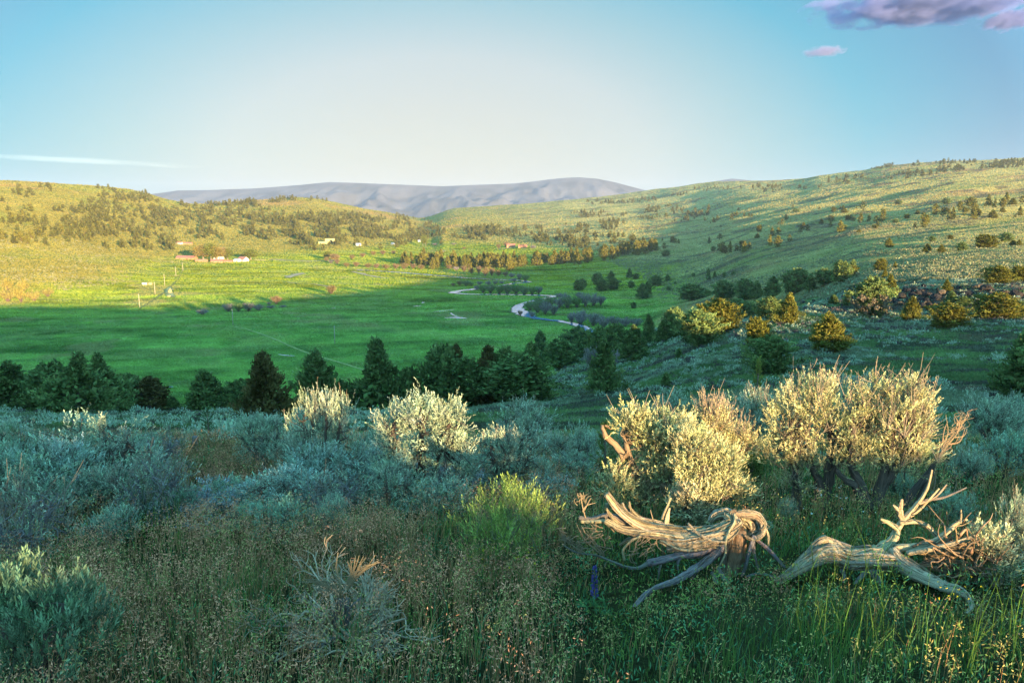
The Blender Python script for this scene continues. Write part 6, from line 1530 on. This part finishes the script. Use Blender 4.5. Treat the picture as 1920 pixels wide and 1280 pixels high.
# ------------------------------------------------------------------ sky, sun, air, clouds, camera
EXPO = 2.65
w = bpy.data.worlds.new('World'); SC.world = w; w.use_nodes = True
nt = w.node_tree; nt.nodes.clear()
def N_(typ, **kw):
    x = nt.nodes.new(typ)
    for k, v in kw.items():
        if k in x.inputs: x.inputs[k].default_value = v
        else: setattr(x, k, v)
    return x
sky = N_('ShaderNodeTexSky', sky_type='NISHITA', sun_disc=False, sun_elevation=SUN_E, sun_rotation=math.pi - SUN_A, air_density=1.0, dust_density=.6, ozone_density=2.0)
tc = N_('ShaderNodeTexCoord')
mp = N_('ShaderNodeVectorMath', operation='MULTIPLY'); mp.inputs[1].default_value = (.78, 1, 1.75); nt.links.new(tc.outputs['Generated'], mp.inputs[0])
nm = N_('ShaderNodeVectorMath', operation='NORMALIZE'); nt.links.new(mp.outputs[0], nm.inputs[0])
gaz, gel = R(-5.5), R(4.0)
gv = np.array([.78 * math.sin(gaz) * math.cos(gel), math.cos(gaz) * math.cos(gel), 1.75 * math.sin(gel)]); gv /= np.linalg.norm(gv)
dt = N_('ShaderNodeVectorMath', operation='DOT_PRODUCT'); dt.inputs[1].default_value = tuple(gv); nt.links.new(nm.outputs[0], dt.inputs[0])
ac = N_('ShaderNodeMath', operation='ARCCOSINE'); nt.links.new(dt.outputs['Value'], ac.inputs[0])
dv = N_('ShaderNodeMath', operation='DIVIDE'); dv.inputs[1].default_value = math.pi; nt.links.new(ac.outputs[0], dv.inputs[0])
rp = N_('ShaderNodeValToRGB'); e = rp.color_ramp.elements
stops = [(0, (.375, .355, .305)), (6, (.365, .355, .315)), (12, (.33, .355, .34)), (18, (.185, .305, .33)), (24, (.045, .25, .34)), (31, (.045, .17, .29)), (42, (.13, .44, .68)), (75, (.20, .76, 1.10)), (115, (.22, .77, 1.06)), (180, (.6, .88, 1.0))]
while len(e) < len(stops): e.new(.5)
for k, (a, c) in enumerate(stops): e[k].position = a / 180; e[k].color = (*c, 1)
nt.links.new(dv.outputs[0], rp.inputs[0])
SKYK = 2.15
sc_ = N_('ShaderNodeMix', data_type='RGBA', blend_type='MULTIPLY'); sc_.inputs[0].default_value = 1; nt.links.new(rp.outputs[0], sc_.inputs[6]); sc_.inputs[7].default_value = (SKYK, SKYK, SKYK, 1)
sm = N_('ShaderNodeMix', data_type='RGBA', blend_type='MULTIPLY'); sm.inputs[0].default_value = 1; nt.links.new(sky.outputs[0], sm.inputs[6]); sm.inputs[7].default_value = (.9, 1.0, 1.1, 1)
mx = N_('ShaderNodeMix', data_type='RGBA'); mx.inputs[0].default_value = .94; nt.links.new(sm.outputs[2], mx.inputs[6]); nt.links.new(sc_.outputs[2], mx.inputs[7])
bg = N_('ShaderNodeBackground'); bg.inputs['Strength'].default_value = .13; nt.links.new(mx.outputs[2], bg.inputs[0])
ow = N_('ShaderNodeOutputWorld'); nt.links.new(bg.outputs[0], ow.inputs[0])

sl = bpy.data.lights.new('sun', 'SUN'); sl.energy = 4.4; sl.angle = R(.5); sl.color = (1.0, .70, .36)
so = link('sun', sl); so.location = (60, -90, 130)
so.rotation_euler = (R(90) - SUN_E, 0, math.atan2(math.sin(SUN_A), math.cos(SUN_A)))

# haze: one closed box of thin even air
hb = MB(); box(hb, (-500, 4500, 290), (19000, 19000, 640))
t = NT('air'); pv = t.n('ShaderNodeVolumePrincipled'); pv.inputs['Color'].default_value = (.44, .52, .74, 1); pv.inputs['Density'].default_value = 4.8e-5; pv.inputs['Anisotropy'].default_value = 0.0
t.l(pv.outputs[0], t.out.inputs['Volume'])
hz = link('haze', hb.mesh('haze', t.m)); hz['kind'] = 'stuff'

# clouds: real bodies of vapour above the haze
def cloud(name, label, px, py, rx, ry, D, dens, seed, nz3, alb=(.27, .30, .62), soft=.16, thr=.5, tilt=0.0):
    s = D * 1.02 / FPX; rad = np.array([rx * s, rx * s * .55, ry * s])
    t = NT('vapour'); tc = t.n('ShaderNodeTexCoord')
    m1 = t.n('ShaderNodeMapping'); m1.inputs['Scale'].default_value = tuple(1 / rad); t.l(tc.outputs['Object'], m1.inputs['Vector'])
    ln = t.n('ShaderNodeVectorMath', operation='LENGTH'); t.l(m1.outputs[0], ln.inputs[0])
    m2 = t.n('ShaderNodeMapping'); m2.inputs['Scale'].default_value = nz3; m2.inputs['Location'].default_value = (seed * 3.7, seed * 1.3, 0); m2.inputs['Rotation'].default_value = (0, -tilt, 0); t.l(m1.outputs[0], m2.inputs['Vector'])
    nz = t.noise(1.0, 7, .62, m2.outputs[0])
    a = t.n('ShaderNodeMath', operation='MULTIPLY_ADD'); a.inputs[1].default_value = -.42; a.inputs[2].default_value = .33; t.l(ln.outputs['Value'], a.inputs[0])
    b_ = t.n('ShaderNodeMath', operation='ADD'); t.l(nz, b_.inputs[0]); t.l(a.outputs[0], b_.inputs[1])
    mr = t.n('ShaderNodeMapRange'); mr.inputs['From Min'].default_value = thr; mr.inputs['From Max'].default_value = thr + soft; mr.inputs['To Min'].default_value = 0; mr.inputs['To Max'].default_value = dens; t.l(b_.outputs[0], mr.inputs['Value'])
    pv = t.n('ShaderNodeVolumePrincipled'); pv.inputs['Color'].default_value = (*alb, 1); pv.inputs['Anisotropy'].default_value = .1
    t.l(mr.outputs[0], pv.inputs['Density']); t.l(pv.outputs[0], t.out.inputs['Volume'])
    c0 = at(px, py, D); b = MB()
    n, m = 40, 20
    ph = np.linspace(0, math.pi, m)[1:-1, None]; th = np.linspace(0, 2 * math.pi, n, endpoint=False)[None]
    V = np.stack([np.sin(ph) * np.cos(th), np.sin(ph) * np.sin(th), np.cos(ph) + 0 * th], -1).reshape(-1, 3) * rad
    i = np.arange(m - 3)[:, None] * n; j = np.arange(n)[None]; jn = (j + 1) % n; j0 = np.arange(n); j1 = (j0 + 1) % n; k = len(V)
    T = np.vstack([np.stack([np.full(n, k), j0, j1], 1), np.stack([np.full(n, k + 1), (m - 3) * n + j1, (m - 3) * n + j0], 1)])
    b.add(np.vstack([V, [0, 0, rad[2]], [0, 0, -rad[2]]]), np.stack([i + j, i + n + j, i + n + jn, i + jn], -1).reshape(-1, 4), T)
    o = thing(name, label, 'cloud', tuple(c0), 0, 'clouds', data=b.mesh(name, t.m)); o.rotation_euler = (0, tilt, 0)
cloud('cloud', 'large violet grey cloud with pink edges cut by the top right of the picture', 1735, 10, 222, 32, 6000, .013, 1, (4.2, 2.6, 1.3), tilt=-.05)
cloud('cloud', 'narrow violet cloud right of the large one at the right picture edge', 1905, 36, 75, 20, 6000, .02, 2, (2.4, 2, 1.2), tilt=-.2)
cloud('cloud', 'small lens shaped pink cloud below the large one', 1546, 97, 40, 10, 6000, .016, 3, (2.2, 2, 1.0), (.36, .35, .60), thr=.44, tilt=-.08)
cloud('cloud', 'long thin cream streak of cloud above the left hill', 140, 301, 240, 4, 15000, .00018, 4, (3.0, 2, .8), (.97, .95, .9), .3, .42, tilt=.045)

cd = bpy.data.cameras.new('camera'); cd.sensor_width = 36; cd.lens = FPX / 1920 * 36; cd.clip_start = .05; cd.clip_end = 60000
co = link('camera', cd); co.location = (0, 0, CAMZ); co.rotation_euler = (R(90) - TH, 0, 0)
SC.camera = co
vs = SC.view_settings; vs.view_transform = 'Standard'; vs.look = 'None'; vs.exposure = EXPO; vs.gamma = 1
SC.render.engine = 'CYCLES'
cy = SC.cycles
cy.max_bounces = 5; cy.diffuse_bounces = 1; cy.glossy_bounces = 2; cy.transmission_bounces = 4; cy.volume_bounces = 1; cy.transparent_max_bounces = 8
cy.use_denoising = True; cy.denoiser = 'OPENIMAGEDENOISE'; cy.use_adaptive_sampling = True; cy.adaptive_threshold = .01
cy.sample_clamp_indirect = 8
cy.volume_max_steps = 256
